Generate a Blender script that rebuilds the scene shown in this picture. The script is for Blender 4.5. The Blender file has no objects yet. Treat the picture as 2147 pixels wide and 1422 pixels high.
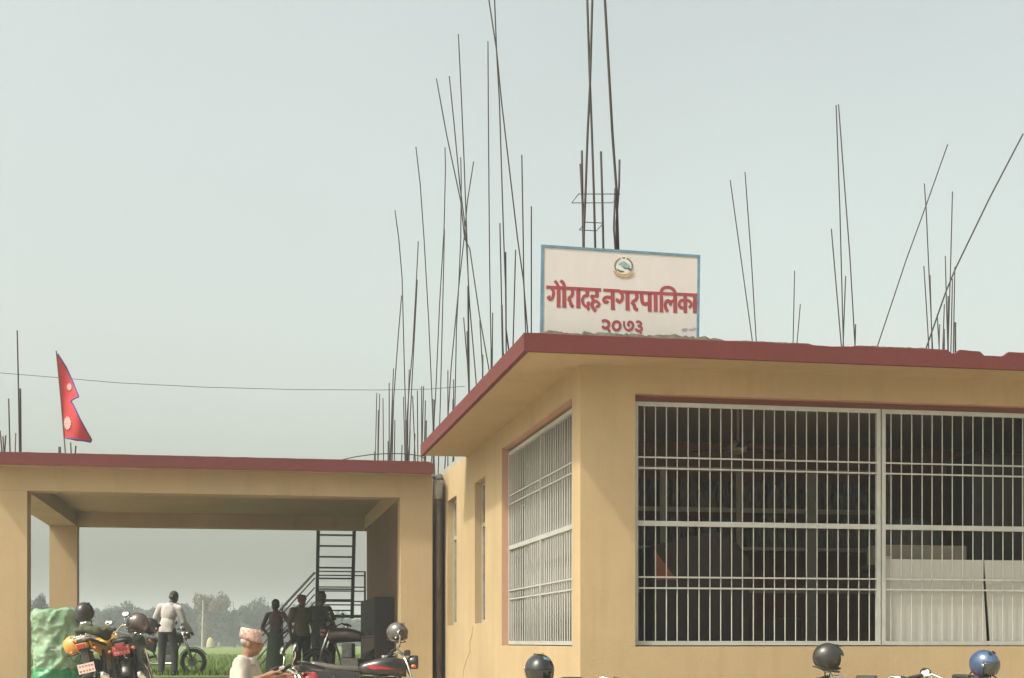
import bpy, bmesh, math, random
from mathutils import Vector, Matrix, noise
random.seed(7)
R = math.radians
scene = bpy.context.scene
C = scene.collection

# ------------------------------------------------------------------ camera, sky, sun, exposure
EYE = 1.35
F = 3031.0                      # focal length in photo pixels (photo 2147 x 1422, horizon row 1345)
YAW = math.atan(573 / F)        # camera turned right of the side-wall direction (+Y)
FW = Vector((math.sin(YAW), math.cos(YAW), 0)); RT = Vector((math.cos(YAW), -math.sin(YAW), 0))
cam_d = bpy.data.cameras.new('camera'); cam = bpy.data.objects.new('camera', cam_d); C.objects.link(cam)
cam.location = (0, 0, EYE); cam.rotation_euler = (R(90), 0, -YAW)
cam_d.sensor_width = 36; cam_d.lens = 36 * F / 2147; cam_d.shift_y = (1345 - 711) / 2147
cam_d.clip_start = 0.1; cam_d.clip_end = 6000
scene.camera = cam

SUN_EL = 52.0
sun_h = Vector((-0.915, -0.40, 0)).normalized()          # horizontal direction towards the sun
SUN = (sun_h * math.cos(R(SUN_EL)) + Vector((0, 0, math.sin(R(SUN_EL))))).normalized()
w = bpy.data.worlds.new('World'); scene.world = w; w.use_nodes = True
nt = w.node_tree; bg = nt.nodes['Background']
sky = nt.nodes.new('ShaderNodeTexSky'); sky.sky_type = 'NISHITA'; sky.sun_disc = False
sky.sun_elevation = R(SUN_EL); sky.sun_rotation = math.atan2(SUN.x, SUN.y)
sky.air_density = 1.0; sky.dust_density = 7.5; sky.ozone_density = 1.0; sky.altitude = 100
hs = nt.nodes.new('ShaderNodeHueSaturation'); hs.inputs['Saturation'].default_value = 0.42
dustc = nt.nodes.new('ShaderNodeMix'); dustc.data_type = 'RGBA'; dustc.blend_type = 'MULTIPLY'; dustc.inputs[0].default_value = 1.0
dustc.inputs[7].default_value = (1.0, 1.012, 0.86, 1)              # even dust tint of the whole sky
nt.links.new(sky.outputs[0], hs.inputs['Color']); nt.links.new(hs.outputs[0], dustc.inputs[6]); 
stc = nt.nodes.new('ShaderNodeTexCoord'); sno = nt.nodes.new('ShaderNodeTexNoise'); sno.inputs['Scale'].default_value = 3.2; sno.inputs['Detail'].default_value = 4
srp = nt.nodes.new('ShaderNodeMapRange'); srp.inputs[1].default_value = 0.3; srp.inputs[2].default_value = 0.7; srp.inputs[3].default_value = 0.945; srp.inputs[4].default_value = 1.0
smx = nt.nodes.new('ShaderNodeMix'); smx.data_type = 'RGBA'; smx.blend_type = 'MULTIPLY'; smx.inputs[0].default_value = 1.0
nt.links.new(stc.outputs['Generated'], sno.inputs[0]); nt.links.new(sno.outputs['Fac'], srp.inputs[0])      # thin uneven haze over the whole sky
nt.links.new(dustc.outputs[2], smx.inputs[6]); nt.links.new(srp.outputs[0], smx.inputs[7]); nt.links.new(smx.outputs[2], bg.inputs[0])
bg.inputs[1].default_value = 0.15
sd = bpy.data.lights.new('sun', 'SUN'); sun = bpy.data.objects.new('sun', sd); C.objects.link(sun)
sd.energy = 2.15; sd.angle = R(2.5); sd.color = (1.0, 0.93, 0.80)
sun.rotation_euler = SUN.to_track_quat('Z', 'Y').to_euler(); sun.location = (-20, -10, 30)
vs = scene.view_settings; vs.view_transform = 'Standard'; vs.look = 'None'; vs.exposure = 1.0; vs.gamma = 1.0
vs.use_curve_mapping = False

# ------------------------------------------------------------------ where things stand: photo ray -> place on a real plane
def ray(px, py):
    return FW + RT * ((px - 1073.5) / F) + Vector((0, 0, (1345 - py) / F))
O = Vector((0, 0, EYE))
def at(px, py, d): return O + ray(px, py) * d
def onY(px, py, Y): r = ray(px, py); return O + r * (Y / r.y)
def onX(px, py, X): r = ray(px, py); return O + r * (X / r.x)
def sstep(a, b, x):
    t = max(0, min(1, (x - a) / (b - a))); return t * t * (3 - 2 * t)
def gz(x, y):                                            # yard rises from the road towards the porch
    k = sstep(0.8, 1.9, x)
    left = -0.2 + 0.3 * sstep(13.4, 14.3, y) + 0.4 * sstep(14.3, 18.5, y)
    return (1 - k) * left + k * 0.5 * sstep(16.5, 23, y) + 0.1 * sstep(23, 30, y)

# ------------------------------------------------------------------ materials
KA = 0.60                                                 # overall reflectance level matched to the exposure
def mat(name, col, rough=0.7, metal=0.0, var=0.12, scale=6.0, bump=0.0, bscale=80.0, col2=None, spec=0.4, stretch=(1, 1, 1), coat=0.0):
    if metal < .5: col = tuple(c * KA + .004 for c in col); col2 = tuple(c * KA + .004 for c in col2) if col2 else None
    m = bpy.data.materials.new(name); m.use_nodes = True; t = m.node_tree; b = t.nodes['Principled BSDF']
    b.inputs['Roughness'].default_value = rough; b.inputs['Metallic'].default_value = metal
    b.inputs['Specular IOR Level'].default_value = spec; b.inputs['Coat Weight'].default_value = coat
    tc = t.nodes.new('ShaderNodeTexCoord'); mp = t.nodes.new('ShaderNodeMapping'); mp.inputs['Scale'].default_value = stretch
    t.links.new(tc.outputs['Object'], mp.inputs[0])
    n = t.nodes.new('ShaderNodeTexNoise'); n.inputs['Scale'].default_value = scale; n.inputs['Detail'].default_value = 6; n.inputs['Roughness'].default_value = 0.6
    t.links.new(mp.outputs[0], n.inputs['Vector'])
    rp = t.nodes.new('ShaderNodeValToRGB'); rp.color_ramp.elements[0].position = 0.3; rp.color_ramp.elements[1].position = 0.7
    c2 = col2 or tuple(min(1, c * (1 + var)) for c in col); c1 = col if col2 else tuple(c * (1 - var) for c in col)
    rp.color_ramp.elements[0].color = (*c1, 1); rp.color_ramp.elements[1].color = (*c2, 1)
    t.links.new(n.outputs['Fac'], rp.inputs[0]); t.links.new(rp.outputs[0], b.inputs['Base Color'])
    if bump:
        n2 = t.nodes.new('ShaderNodeTexNoise'); n2.inputs['Scale'].default_value = bscale; n2.inputs['Detail'].default_value = 4
        t.links.new(mp.outputs[0], n2.inputs['Vector'])
        bp = t.nodes.new('ShaderNodeBump'); bp.inputs['Strength'].default_value = bump; bp.inputs['Distance'].default_value = 0.01
        t.links.new(n2.outputs['Fac'], bp.inputs['Height']); t.links.new(bp.outputs[0], b.inputs['Normal'])
    return m
def plaster(name, col, stain, chip=None):
    """painted cement plaster: blotchy paint, faint vertical run marks, fine sand relief"""
    m = mat(name, col, 0.85, var=0.075, scale=0.9, bump=0.35, bscale=55, spec=0.25)
    t = m.node_tree; b = t.nodes['Principled BSDF']; src = b.inputs['Base Color'].links[0].from_socket
    tc = t.nodes.new('ShaderNodeTexCoord'); mp = t.nodes.new('ShaderNodeMapping'); mp.inputs['Scale'].default_value = (2.2, 2.2, 0.16)
    t.links.new(tc.outputs['Object'], mp.inputs[0])
    n = t.nodes.new('ShaderNodeTexNoise'); n.inputs['Scale'].default_value = 2.4; n.inputs['Detail'].default_value = 8; n.inputs['Roughness'].default_value = 0.65
    t.links.new(mp.outputs[0], n.inputs[0])
    rp = t.nodes.new('ShaderNodeValToRGB'); rp.color_ramp.elements[0].position = 0.50; rp.color_ramp.elements[1].position = 0.78
    rp.color_ramp.elements[0].color = (0, 0, 0, 1); rp.color_ramp.elements[1].color = (0.52, 0.52, 0.52, 1)
    t.links.new(n.outputs['Fac'], rp.inputs[0])
    mx = t.nodes.new('ShaderNodeMix'); mx.data_type = 'RGBA'
    t.links.new(rp.outputs[0], mx.inputs[0]); t.links.new(src, mx.inputs[6]); mx.inputs[7].default_value = (*stain, 1)
    out = mx.outputs[2]
    if chip:
        n3 = t.nodes.new('ShaderNodeTexNoise'); n3.inputs['Scale'].default_value = 7.5; n3.inputs['Detail'].default_value = 9; n3.inputs['Roughness'].default_value = 0.7
        t.links.new(tc.outputs['Object'], n3.inputs[0])
        r3 = t.nodes.new('ShaderNodeValToRGB'); r3.color_ramp.elements[0].position = 0.665; r3.color_ramp.elements[1].position = 0.70
        r3.color_ramp.elements[1].color = (.75, .75, .75, 1); t.links.new(n3.outputs['Fac'], r3.inputs[0])
        m3 = t.nodes.new('ShaderNodeMix'); m3.data_type = 'RGBA'; t.links.new(r3.outputs[0], m3.inputs[0]); t.links.new(out, m3.inputs[6]); m3.inputs[7].default_value = (*chip, 1); out = m3.outputs[2]
    t.links.new(out, b.inputs['Base Color'])
    return m
M = {}
M['wall'] = plaster('cream_painted_plaster', (0.53, 0.397, 0.232), (0.25, 0.185, 0.105))
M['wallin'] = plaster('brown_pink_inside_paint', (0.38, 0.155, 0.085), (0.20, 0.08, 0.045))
M['red'] = plaster('red_oxide_fascia_paint', (0.150, 0.031, 0.030), (0.08, 0.024, 0.022), (0.17, 0.10, 0.085))
M['brownwall'] = plaster('brown_porch_inner_wall', (0.24, 0.15, 0.085), (0.12, 0.07, 0.04))  # porch inner wall: darker and browner than the cream walls, over its full height
M['pink'] = plaster('pink_reveal_paint', (0.60, 0.37, 0.265), (0.28, 0.18, 0.13))
M['concrete'] = mat('raw_cement', (0.15, 0.145, 0.125), 0.95, var=0.4, scale=9, bump=0.8, bscale=40)
M['pale_cement'] = mat('pale_cement', (0.42, 0.40, 0.34), 0.95, var=0.2, scale=8, bump=0.5, bscale=40)
M['grille'] = mat('grey_painted_steel', (0.50, 0.51, 0.49), 0.5, 0.0, var=0.10, scale=5, bump=0.05)
M['bar'] = mat('rusty_reinforcement_steel', (0.075, 0.05, 0.045), 0.75, 0.35, col2=(0.05, 0.052, 0.055), scale=3, bump=0.6, bscale=120)
M['wood'] = mat('red_brown_wood', (0.24, 0.075, 0.045), 0.6, var=0.2, scale=4, stretch=(1, 1, 6))
M['dkwood'] = mat('dark_brown_wood', (0.030, 0.013, 0.009), 0.7, var=0.25, scale=4, stretch=(6, 1, 1))
M['glass'] = mat('dark_window_glass', (0.05, 0.055, 0.055), 0.08, var=0.05, spec=0.6)
M['white'] = mat('white_sheet', (0.52, 0.515, 0.48), 0.6, var=0.04, scale=2)
M['sign'] = mat('sign_white_enamel', (0.68, 0.635, 0.66), 0.55, col2=(0.63, 0.605, 0.61), scale=3.5, stretch=(3, 1, .6))
M['signblue'] = mat('sign_blue_paint', (0.13, 0.26, 0.36), 0.5, var=0.2, scale=14)
M['signred'] = mat('sign_red_letter_paint', (0.33, 0.045, 0.06), 0.55, var=0.12, scale=12)
M['ink'] = mat('sign_signature_blue', (0.26, 0.27, 0.42), 0.6)
M['embwhite'] = mat('emblem_white', (0.74, 0.75, 0.72), 0.6); M['embblue'] = mat('emblem_blue', (0.22, 0.38, 0.45), 0.6, var=0.25, scale=40)
M['embgreen'] = mat('emblem_green', (0.08, 0.13, 0.09), 0.6); M['embgrey'] = mat('emblem_wreath', (0.15, 0.12, 0.11), 0.6, col2=(0.3, 0.12, 0.12), scale=60)
M['embgold'] = mat('emblem_gold', (0.52, 0.32, 0.16), 0.6, var=0.2, scale=50)
M['flagred'] = mat('flag_crimson', (0.62, 0.045, 0.06), 0.8, var=0.1, scale=6); M['flagblue'] = mat('flag_blue', (0.09, 0.07, 0.33), 0.8)
M['flagwhite'] = mat('flag_white', (0.66, 0.42, 0.42), 0.8, var=0.04)
M['pole'] = mat('bamboo_pole', (0.16, 0.12, 0.08), 0.7, var=0.2)
M['black'] = mat('black_plastic', (0.012, 0.012, 0.013), 0.38, var=0.2, spec=0.5)
M['rubber'] = mat('tyre_rubber', (0.016, 0.016, 0.016), 0.85, var=0.2, bump=0.4, bscale=60)
M['seat'] = mat('seat_vinyl', (0.03, 0.028, 0.027), 0.5, var=0.2, bump=0.2)
M['chrome'] = mat('chrome', (0.62, 0.62, 0.62), 0.14, 1.0, var=0.06)
M['engine'] = mat('engine_alloy', (0.14, 0.135, 0.13), 0.5, 0.7, var=0.3, scale=14, bump=0.4)
M['mirror'] = mat('mirror_glass', (0.86, 0.87, 0.87), 0.03, 1.0, var=0.01)
M['orange'] = mat('indicator_orange', (0.75, 0.18, 0.03), 0.25, spec=0.6); M['tail'] = mat('tail_red', (0.42, 0.02, 0.02), 0.22, spec=0.6)
M['lens'] = mat('headlight_lens', (0.5, 0.5, 0.5), 0.1, 0.5)
def paint(n, c, rough=0.32, coat=0.35): return mat(n, c, rough, 0.0, var=0.18, scale=9, spec=0.5, coat=coat, bump=.05, bscale=30)
M['yellow'] = paint('yellow_bike_paint', (0.72, 0.36, 0.02)); M['bikered'] = paint('red_bike_paint', (0.50, 0.015, 0.025))
M['bikeblack'] = paint('black_bike_paint', (0.012, 0.012, 0.014)); M['bikegrey'] = paint('grey_bike_paint', (0.10, 0.085, 0.08))
M['bikebrown'] = paint('brown_bike_paint', (0.045, 0.018, 0.013), 0.35, 0.2); M['bikegreen'] = paint('dark_green_bike_paint', (0.02, 0.05, 0.035))
M['plate'] = mat('number_plate_white', (0.75, 0.60, 0.55), 0.5); M['platered'] = mat('number_plate_red', (0.50, 0.05, 0.05), 0.5)
M['hblack'] = paint('helmet_black', (0.008, 0.008, 0.01), 0.10, 0.5); M['hmatte'] = paint('helmet_dark_grey', (0.022, 0.023, 0.021), 0.34, 0.15)
M['hblue'] = paint('helmet_blue', (0.045, 0.10, 0.22), 0.28, 0.5); M['hgrey'] = paint('helmet_grey_violet', (0.10, 0.095, 0.10), 0.18, 0.8)
M['hred'] = paint('helmet_maroon', (0.075, 0.045, 0.04), 0.25, 0.6); M['horange'] = paint('helmet_orange', (0.78, 0.36, 0.05), 0.35, 0.4)
M['hplum'] = paint('helmet_plum', (0.022, 0.014, 0.02), 0.38, 0.15); M['visor'] = mat('helmet_visor', (0.03, 0.03, 0.03), 0.06, spec=0.8)
M['lining'] = mat('helmet_lining', (0.05, 0.045, 0.04), 0.9)
M['skin'] = mat('skin_brown', (0.30, 0.145, 0.085), 0.6, var=0.1, scale=14, bump=0.1); M['skindark'] = mat('skin_dark', (0.095, 0.05, 0.036), 0.6, var=0.1)
M['hair'] = mat('black_hair', (0.012, 0.010, 0.010), 0.55, bump=0.6, bscale=150); M['greyhair'] = mat('grey_hair', (0.42, 0.38, 0.34), 0.8, bump=0.6, bscale=120)
M['cream'] = mat('cream_shirt_cloth', (0.57, 0.525, 0.46), 0.9, var=0.08, scale=10, bump=0.7, bscale=14); M['lilac'] = mat('pale_grey_shirt_cloth', (0.56, 0.52, 0.53), 0.9, var=0.1, scale=8, bump=0.5, bscale=14)
M['trouser'] = mat('charcoal_trouser_cloth', (0.026, 0.027, 0.029), 0.9, var=0.15, bump=0.3, bscale=16); M['lungi'] = mat('green_cotton_wrap', (0.055, 0.10, 0.06), 0.9, col2=(0.10, 0.13, 0.11), scale=7, stretch=(1, 1, 0.2), bump=0.4, bscale=16)
M['olive'] = mat('olive_shirt_cloth', (0.15, 0.125, 0.075), 0.9, var=0.15, bump=0.3, bscale=16); M['navy'] = mat('black_shirt_cloth', (0.016, 0.018, 0.017), 0.9, var=0.2, bump=0.3, bscale=16)
M['mauve'] = mat('brown_mauve_cloth', (0.09, 0.055, 0.05), 0.9, var=0.15, bump=0.3, bscale=16); M['capred'] = mat('red_cap_cloth', (0.20, 0.03, 0.03), 0.9)
M['topi'] = mat('patterned_topi_cloth', (0.42, 0.13, 0.11), 0.9, col2=(0.78, 0.68, 0.60), scale=30)
M['tarp'] = mat('green_plastic_sheet', (0.13, 0.31, 0.17), 0.55, col2=(0.38, 0.49, 0.35), scale=3.5, bump=0.9, bscale=14, stretch=(1, 1, .6))
M['tarpd'] = mat('deep_green_plastic_sheet', (0.03, 0.27, 0.11), 0.4, var=0.2, scale=6, bump=0.3, bscale=12)
M['stair'] = mat('black_painted_steel', (0.022, 0.022, 0.023), 0.5, 0.2, var=0.2)
M['pipe'] = mat('dark_drain_pipe', (0.12, 0.10, 0.085), 0.7, var=0.3, scale=5)
M['dirt'] = mat('trodden_earth', (0.68, 0.57, 0.41), 0.95, var=0.2, scale=1.5, bump=0.8, bscale=12)
M['field'] = mat('field_grass_ground', (0.095, 0.175, 0.016), 0.95, col2=(0.16, 0.235, 0.030), scale=0.35, bump=0.8, bscale=6)
M['grass'] = mat('grass_blades', (0.10, 0.185, 0.018), 0.8, col2=(0.17, 0.25, 0.035), scale=0.8)
M['cable'] = mat('cable_black', (0.05, 0.05, 0.05), 0.6)
M['haystack'] = mat('pale_straw', (0.50, 0.44, 0.25), 0.95, var=0.2, bump=0.6, bscale=10)
M['bark'] = mat('bark', (0.09, 0.07, 0.05), 0.95, var=0.2, bump=0.6)
M['cabinet'] = mat('aluminium_section', (0.45, 0.43, 0.37), 0.45, 0.2, var=0.08); M['paper'] = mat('paper_bundles', (0.20, 0.19, 0.17), 0.9, var=0.55, scale=14, stretch=(5, 1, 0.6))
M['box'] = mat('beige_machine_casing', (0.24, 0.22, 0.17), 0.6); M['orangecloth'] = mat('orange_painted_panel', (0.42, 0.12, 0.04), 0.8)
M['curtain'] = mat('grey_curtain_cloth', (0.36, 0.335, 0.31), 0.95, var=0.08, scale=5)
M['bundle'] = mat('bag_cloth_brown_green', (0.05, 0.035, 0.022), 0.9, col2=(0.10, 0.13, 0.07), scale=7, bump=.6, bscale=25)
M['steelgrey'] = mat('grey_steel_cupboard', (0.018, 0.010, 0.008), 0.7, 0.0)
M['floor'] = mat('cement_floor', (0.17, 0.15, 0.13), 0.8, var=0.15); M['ceil'] = mat('ceiling_whitewash', (0.46, 0.36, 0.25), 0.9, var=0.08)
def leafmat(name, a, b):
    m = mat(name, a, 0.75, col2=b, scale=0.5, spec=0.25)
    return m
M['leaf0'] = leafmat('leaves_dark_green', (0.010, 0.030, 0.014), (0.024, 0.052, 0.022))
M['leaf1'] = leafmat('leaves_mid_green', (0.014, 0.040, 0.017), (0.034, 0.066, 0.026))
M['leaf2'] = leafmat('leaves_yellowing', (0.10, 0.085, 0.035), (0.17, 0.135, 0.06))

# ------------------------------------------------------------------ mesh helpers
class MB:
    def __init__(s): s.v = []; s.f = []
    def add(s, vs_, fs):
        k = len(s.v); s.v += [tuple(p) for p in vs_]; s.f += [tuple(i + k for i in f) for f in fs]; return s
    def box(s, a, b, rot=None, piv=None):
        (x0, y0, z0), (x1, y1, z1) = a, b
        p = [Vector(q) for q in ((x0, y0, z0), (x1, y0, z0), (x1, y1, z0), (x0, y1, z0), (x0, y0, z1), (x1, y0, z1), (x1, y1, z1), (x0, y1, z1))]
        if rot is not None:
            c = Vector(piv) if piv is not None else (p[0] + p[6]) / 2
            p = [c + rot @ (q - c) for q in p]
        return s.add(p, [(3, 2, 1, 0), (4, 5, 6, 7), (0, 1, 5, 4), (1, 2, 6, 5), (2, 3, 7, 6), (3, 0, 4, 7)])
    def tube(s, pts, r, n=8, cap=True):
        pts = [Vector(p) for p in pts]; rr = r if isinstance(r, (list, tuple)) else [r] * len(pts)
        rings = []; u = None
        for i, p in enumerate(pts):
            t = (pts[min(i + 1, len(pts) - 1)] - pts[max(i - 1, 0)]).normalized()
            if u is None:
                u = t.orthogonal().normalized()
            else:
                u = (u - t * u.dot(t)).normalized()
            b = t.cross(u)
            rings.append([p + (u * math.cos(2 * math.pi * k / n) + b * math.sin(2 * math.pi * k / n)) * rr[i] for k in range(n)])
        vs_ = [q for g in rings for q in g]; fs = []
        for i in range(len(pts) - 1):
            for k in range(n):
                a = i * n + k; b2 = i * n + (k + 1) % n
                fs.append((a, b2, b2 + n, a + n))
        if cap: fs += [tuple(range(n - 1, -1, -1)), tuple((len(pts) - 1) * n + k for k in range(n))]
        return s.add(vs_, fs)
    def ell(s, c, r, n=16, m=10, rot=None):
        vs_ = []; fs = []; c = Vector(c); r = r if isinstance(r, (list, tuple)) else (r, r, r)
        for j in range(1, m):
            th = math.pi * j / m
            for k in range(n):
                ph = 2 * math.pi * k / n
                p = Vector((r[0] * math.sin(th) * math.cos(ph), r[1] * math.sin(th) * math.sin(ph), r[2] * math.cos(th)))
                vs_.append(c + (rot @ p if rot is not None else p))
        for q in (Vector((0, 0, r[2])), Vector((0, 0, -r[2]))): vs_.append(c + (rot @ q if rot is not None else q))
        a = len(vs_) - 2; b = a + 1
        for j in range(m - 2):
            for k in range(n):
                fs.append((j * n + k, (j + 1) * n + k, (j + 1) * n + (k + 1) % n, j * n + (k + 1) % n))
        for k in range(n):
            fs.append((a, k, (k + 1) % n)); fs.append((b, (m - 2) * n + (k + 1) % n, (m - 2) * n + k))
        return s.add(vs_, fs)
    def cap(s, a, ra, b, rb):                           # tapered capsule
        s.tube([a, b], [ra, rb], 12); s.ell(a, ra, 12, 8); s.ell(b, rb, 12, 8); return s
    def loft(s, rings, closed=True):                    # rings: lists of equal length
        n = len(rings[0]); fs = []
        for i in range(len(rings) - 1):
            for k in range(n):
                fs.append((i * n + k, i * n + (k + 1) % n, (i + 1) * n + (k + 1) % n, (i + 1) * n + k))
        if closed: fs += [tuple(range(n - 1, -1, -1)), tuple((len(rings) - 1) * n + k for k in range(n))]
        return s.add([p for g in rings for p in g], fs)
    def torus(s, c, Rr, r, axis='y', n=28, m=10, squash=1.0):
        vs_ = []; fs = []
        for i in range(n):
            a = 2 * math.pi * i / n
            for k in range(m):
                b = 2 * math.pi * k / m; q = Rr + r * math.cos(b); h = r * squash * math.sin(b)
                p = {'y': (q * math.cos(a), h, q * math.sin(a)), 'z': (q * math.cos(a), q * math.sin(a), h), 'x': (h, q * math.cos(a), q * math.sin(a))}[axis]
                vs_.append(Vector(c) + Vector(p))
        for i in range(n):
            for k in range(m):
                fs.append((i * m + k, ((i + 1) % n) * m + k, ((i + 1) % n) * m + (k + 1) % m, i * m + (k + 1) % m))
        return s.add(vs_, fs)
    def prism(s, poly, d):                              # poly: 3-D points of one face, d: thickness vector
        n = len(poly); a = [Vector(p) for p in poly]; b = [p + Vector(d) for p in a]
        return s.add(a + b, [tuple(range(n)), tuple(range(2 * n - 1, n - 1, -1))] + [(k, k + n, (k + 1) % n + n, (k + 1) % n) for k in range(n)])
    def build(s, name, m, parent=None, smooth=False, bevel=0.0, fix=True):
        me = bpy.data.meshes.new(name); me.from_pydata(s.v, [], s.f)
        if fix:
            bm = bmesh.new(); bm.from_mesh(me)
            bmesh.ops.recalc_face_normals(bm, faces=bm.faces)
            if bevel: bmesh.ops.bevel(bm, geom=bm.edges[:], offset=bevel, segments=2, affect='EDGES', profile=0.6)
            bm.to_mesh(me); bm.free()
        if smooth:
            for p in me.polygons: p.use_smooth = True
        if isinstance(m, str): m = M[m]
        me.materials.append(m)
        return link(name, me, parent)
    def blob(s, name, m, parent=None, voxel=0.01, it=4):
        """one continuous surface over all the shapes"""
        me = bpy.data.meshes.new(name); me.from_pydata(s.v, [], s.f)
        bm = bmesh.new(); bm.from_mesh(me); bmesh.ops.recalc_face_normals(bm, faces=bm.faces); bm.to_mesh(me); bm.free()
        o = bpy.data.objects.new('tmp', me); C.objects.link(o)
        r = o.modifiers.new('r', 'REMESH'); r.mode = 'VOXEL'; r.voxel_size = voxel
        sm = o.modifiers.new('s', 'SMOOTH'); sm.factor = 0.5; sm.iterations = it
        dg = bpy.context.evaluated_depsgraph_get(); dg.update()
        me2 = bpy.data.meshes.new_from_object(o.evaluated_get(dg)); bpy.data.objects.remove(o); bpy.data.meshes.remove(me)
        me2.name = name; me2.materials.clear(); me2.materials.append(M[m])
        for p in me2.polygons: p.use_smooth = True
        return link(name, me2, parent)
def link(name, me, parent=None):
    o = bpy.data.objects.new(name, me); C.objects.link(o)
    if parent is not None:
        o.parent = parent
        off = parent.get('_off')
        if off is not None: o.location = (-off[0], -off[1], -off[2])
    return o
OFFS = []
def thing(name, label, cat, loc=(0, 0, 0), rz=0, group=None, world=False):
    o = bpy.data.objects.new(name, None); C.objects.link(o); o.location = loc; o.rotation_euler = (0, 0, rz)
    o.empty_display_size = 0.2; o['label'] = label; o['category'] = cat
    if group: o['group'] = group
    if world: o['_off'] = tuple(loc); OFFS.append(o)     # parts are written in world coordinates
    return o
def tag(o, label, cat, group=None):
    o['label'] = label; o['category'] = cat
    if group: o['group'] = group
    return o
def struct(o): o['kind'] = 'structure'; return o
def wallmesh(fn, us, vs_, solid, t):
    """wall panel with openings: fn(u, v, d) -> point; cells (i, j) with solid -> two skins plus reveals"""
    mb = MB(); nu, nv = len(us) - 1, len(vs_) - 1
    ok = lambda i, j: 0 <= i < nu and 0 <= j < nv and solid(i, j)
    for i in range(nu):
        for j in range(nv):
            if not ok(i, j): continue
            u0, u1, v0, v1 = us[i], us[i + 1], vs_[j], vs_[j + 1]
            q = lambda d: [fn(u0, v0, d), fn(u1, v0, d), fn(u1, v1, d), fn(u0, v1, d)]
            mb.add(q(0), [(0, 1, 2, 3)]); mb.add(q(t), [(3, 2, 1, 0)])
            for (di, dj, a, b) in ((-1, 0, (u0, v0), (u0, v1)), (1, 0, (u1, v0), (u1, v1)), (0, -1, (u0, v0), (u1, v0)), (0, 1, (u0, v1), (u1, v1))):
                if not ok(i + di, j + dj):
                    mb.add([fn(*a, 0), fn(*b, 0), fn(*b, t), fn(*a, t)], [(0, 1, 2, 3)])
    me_v = mb
    return me_v
def build_wall(mb, name, m, parent):
    o = mb.build(name, m, parent, fix=False)
    bm = bmesh.new(); bm.from_mesh(o.data); bmesh.ops.remove_doubles(bm, verts=bm.verts, dist=1e-4)
    bmesh.ops.recalc_face_normals(bm, faces=bm.faces); bm.to_mesh(o.data); bm.free(); return o

# ------------------------------------------------------------------ the ground
def ground():
    mb = MB(); xs = [-3000, -600, -120, -40, -20] + [-12 + 1.0 * i for i in range(33)] + [30, 60, 200, 900, 3000]
    ys = [-200, -40, 0, 6] + [10 + 0.75 * i for i in range(30)] + [40, 80, 300, 1000, 4000]
    nx = len(xs)
    mb.add([(x, y, gz(x, y)) for y in ys for x in xs], [(j * nx + i, j * nx + i + 1, (j + 1) * nx + i + 1, (j + 1) * nx + i) for j in range(len(ys) - 1) for i in range(nx - 1)])
    struct(mb.build('ground', 'dirt', smooth=True))
    mb = MB(); mb.add([(-900, 31.0, 0.606), (700, 31.0, 0.606), (900, 1500, 0.606), (-1200, 1500, 0.606)], [(0, 1, 2, 3)])
    struct(mb.build('field', 'field'))
    mb = MB(); rnd = random.Random(3)
    for _ in range(26000):
        d = 31.5 + 45 * rnd.random() ** 1.7; px = rnd.uniform(20, 900); p = at(px, 1345, d); h = rnd.uniform(0.06, 0.17); a = rnd.uniform(0, 6.28); q = 0.012 + d * 0.0002
        dx, dy = math.cos(a) * q, math.sin(a) * q; lx, ly = rnd.uniform(-.05, .05), rnd.uniform(-.05, .05)
        if p.y < 31.3: continue
        mb.add([(p.x - dx, p.y - dy, 0.6), (p.x + dx, p.y + dy, 0.6), (p.x + lx, p.y + ly, 0.6 + h)], [(0, 1, 2)])
    g = mb.build('field_grass', 'grass', fix=False); g['kind'] = 'stuff'; tag(g, 'bright green grass of the open field behind the porch', 'grass')
ground()

# ------------------------------------------------------------------ the office building
SX, FY = 3.25, 13.63            # outer planes of the side wall and of the front wall
T = 0.23
ZS, ZR = 4.03, 4.197            # soffit and roof top
off = thing('office_building', 'cream single storey office building with red roof edge and grey window grilles', 'building', (SX, FY, 0), world=True)
us = [SX, 3.80, 9.02, 12.5]; vz = [-0.05, 1.30, 3.78, ZS]
build_wall(wallmesh(lambda u, v, d: (u, FY + d, v), us, vz, lambda i, j: not (i == 1 and j == 1), T), 'wall', 'wall', off)
ysd = [FY + T, 13.98, 17.90, 19.14, 20.0, 21.73, 22.70, 30.0]; zsd = [-0.05, 1.30, 1.60, 3.57, 3.78, ZS]
def side_solid(i, j):
    if i == 1 and j in (1, 2, 3): return False
    if i in (3, 5) and j == 2: return False
    return True
build_wall(wallmesh(lambda u, v, d: (SX + d, u, v), ysd, zsd, side_solid, T), 'wall', 'wall', off)
# inner rooms
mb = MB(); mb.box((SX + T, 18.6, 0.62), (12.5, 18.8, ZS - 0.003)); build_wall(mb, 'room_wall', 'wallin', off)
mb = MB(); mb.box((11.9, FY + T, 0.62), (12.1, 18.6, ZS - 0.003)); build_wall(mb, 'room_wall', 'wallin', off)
mb = MB(); mb.box((SX + T, FY + T, 0.4), (12.5, 29.8, 0.62)); mb.build('floor', 'floor', off)
mb = MB(); mb.box((SX + T + .002, FY + T + .002, ZS - 0.02), (11.88, 18.59, ZS - 0.004)); mb.build('ceiling', 'ceil', off)
mb = MB(); mb.box((3.482, 29.8, 0.62), (12.5, 30.0, ZS - 0.003)); mb.build('wall', 'wall', off)
mb = MB(); mb.box((12.3, 18.81, 0.62), (12.5, 29.79, ZS - 0.003)); mb.build('wall', 'wall', off)
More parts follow.
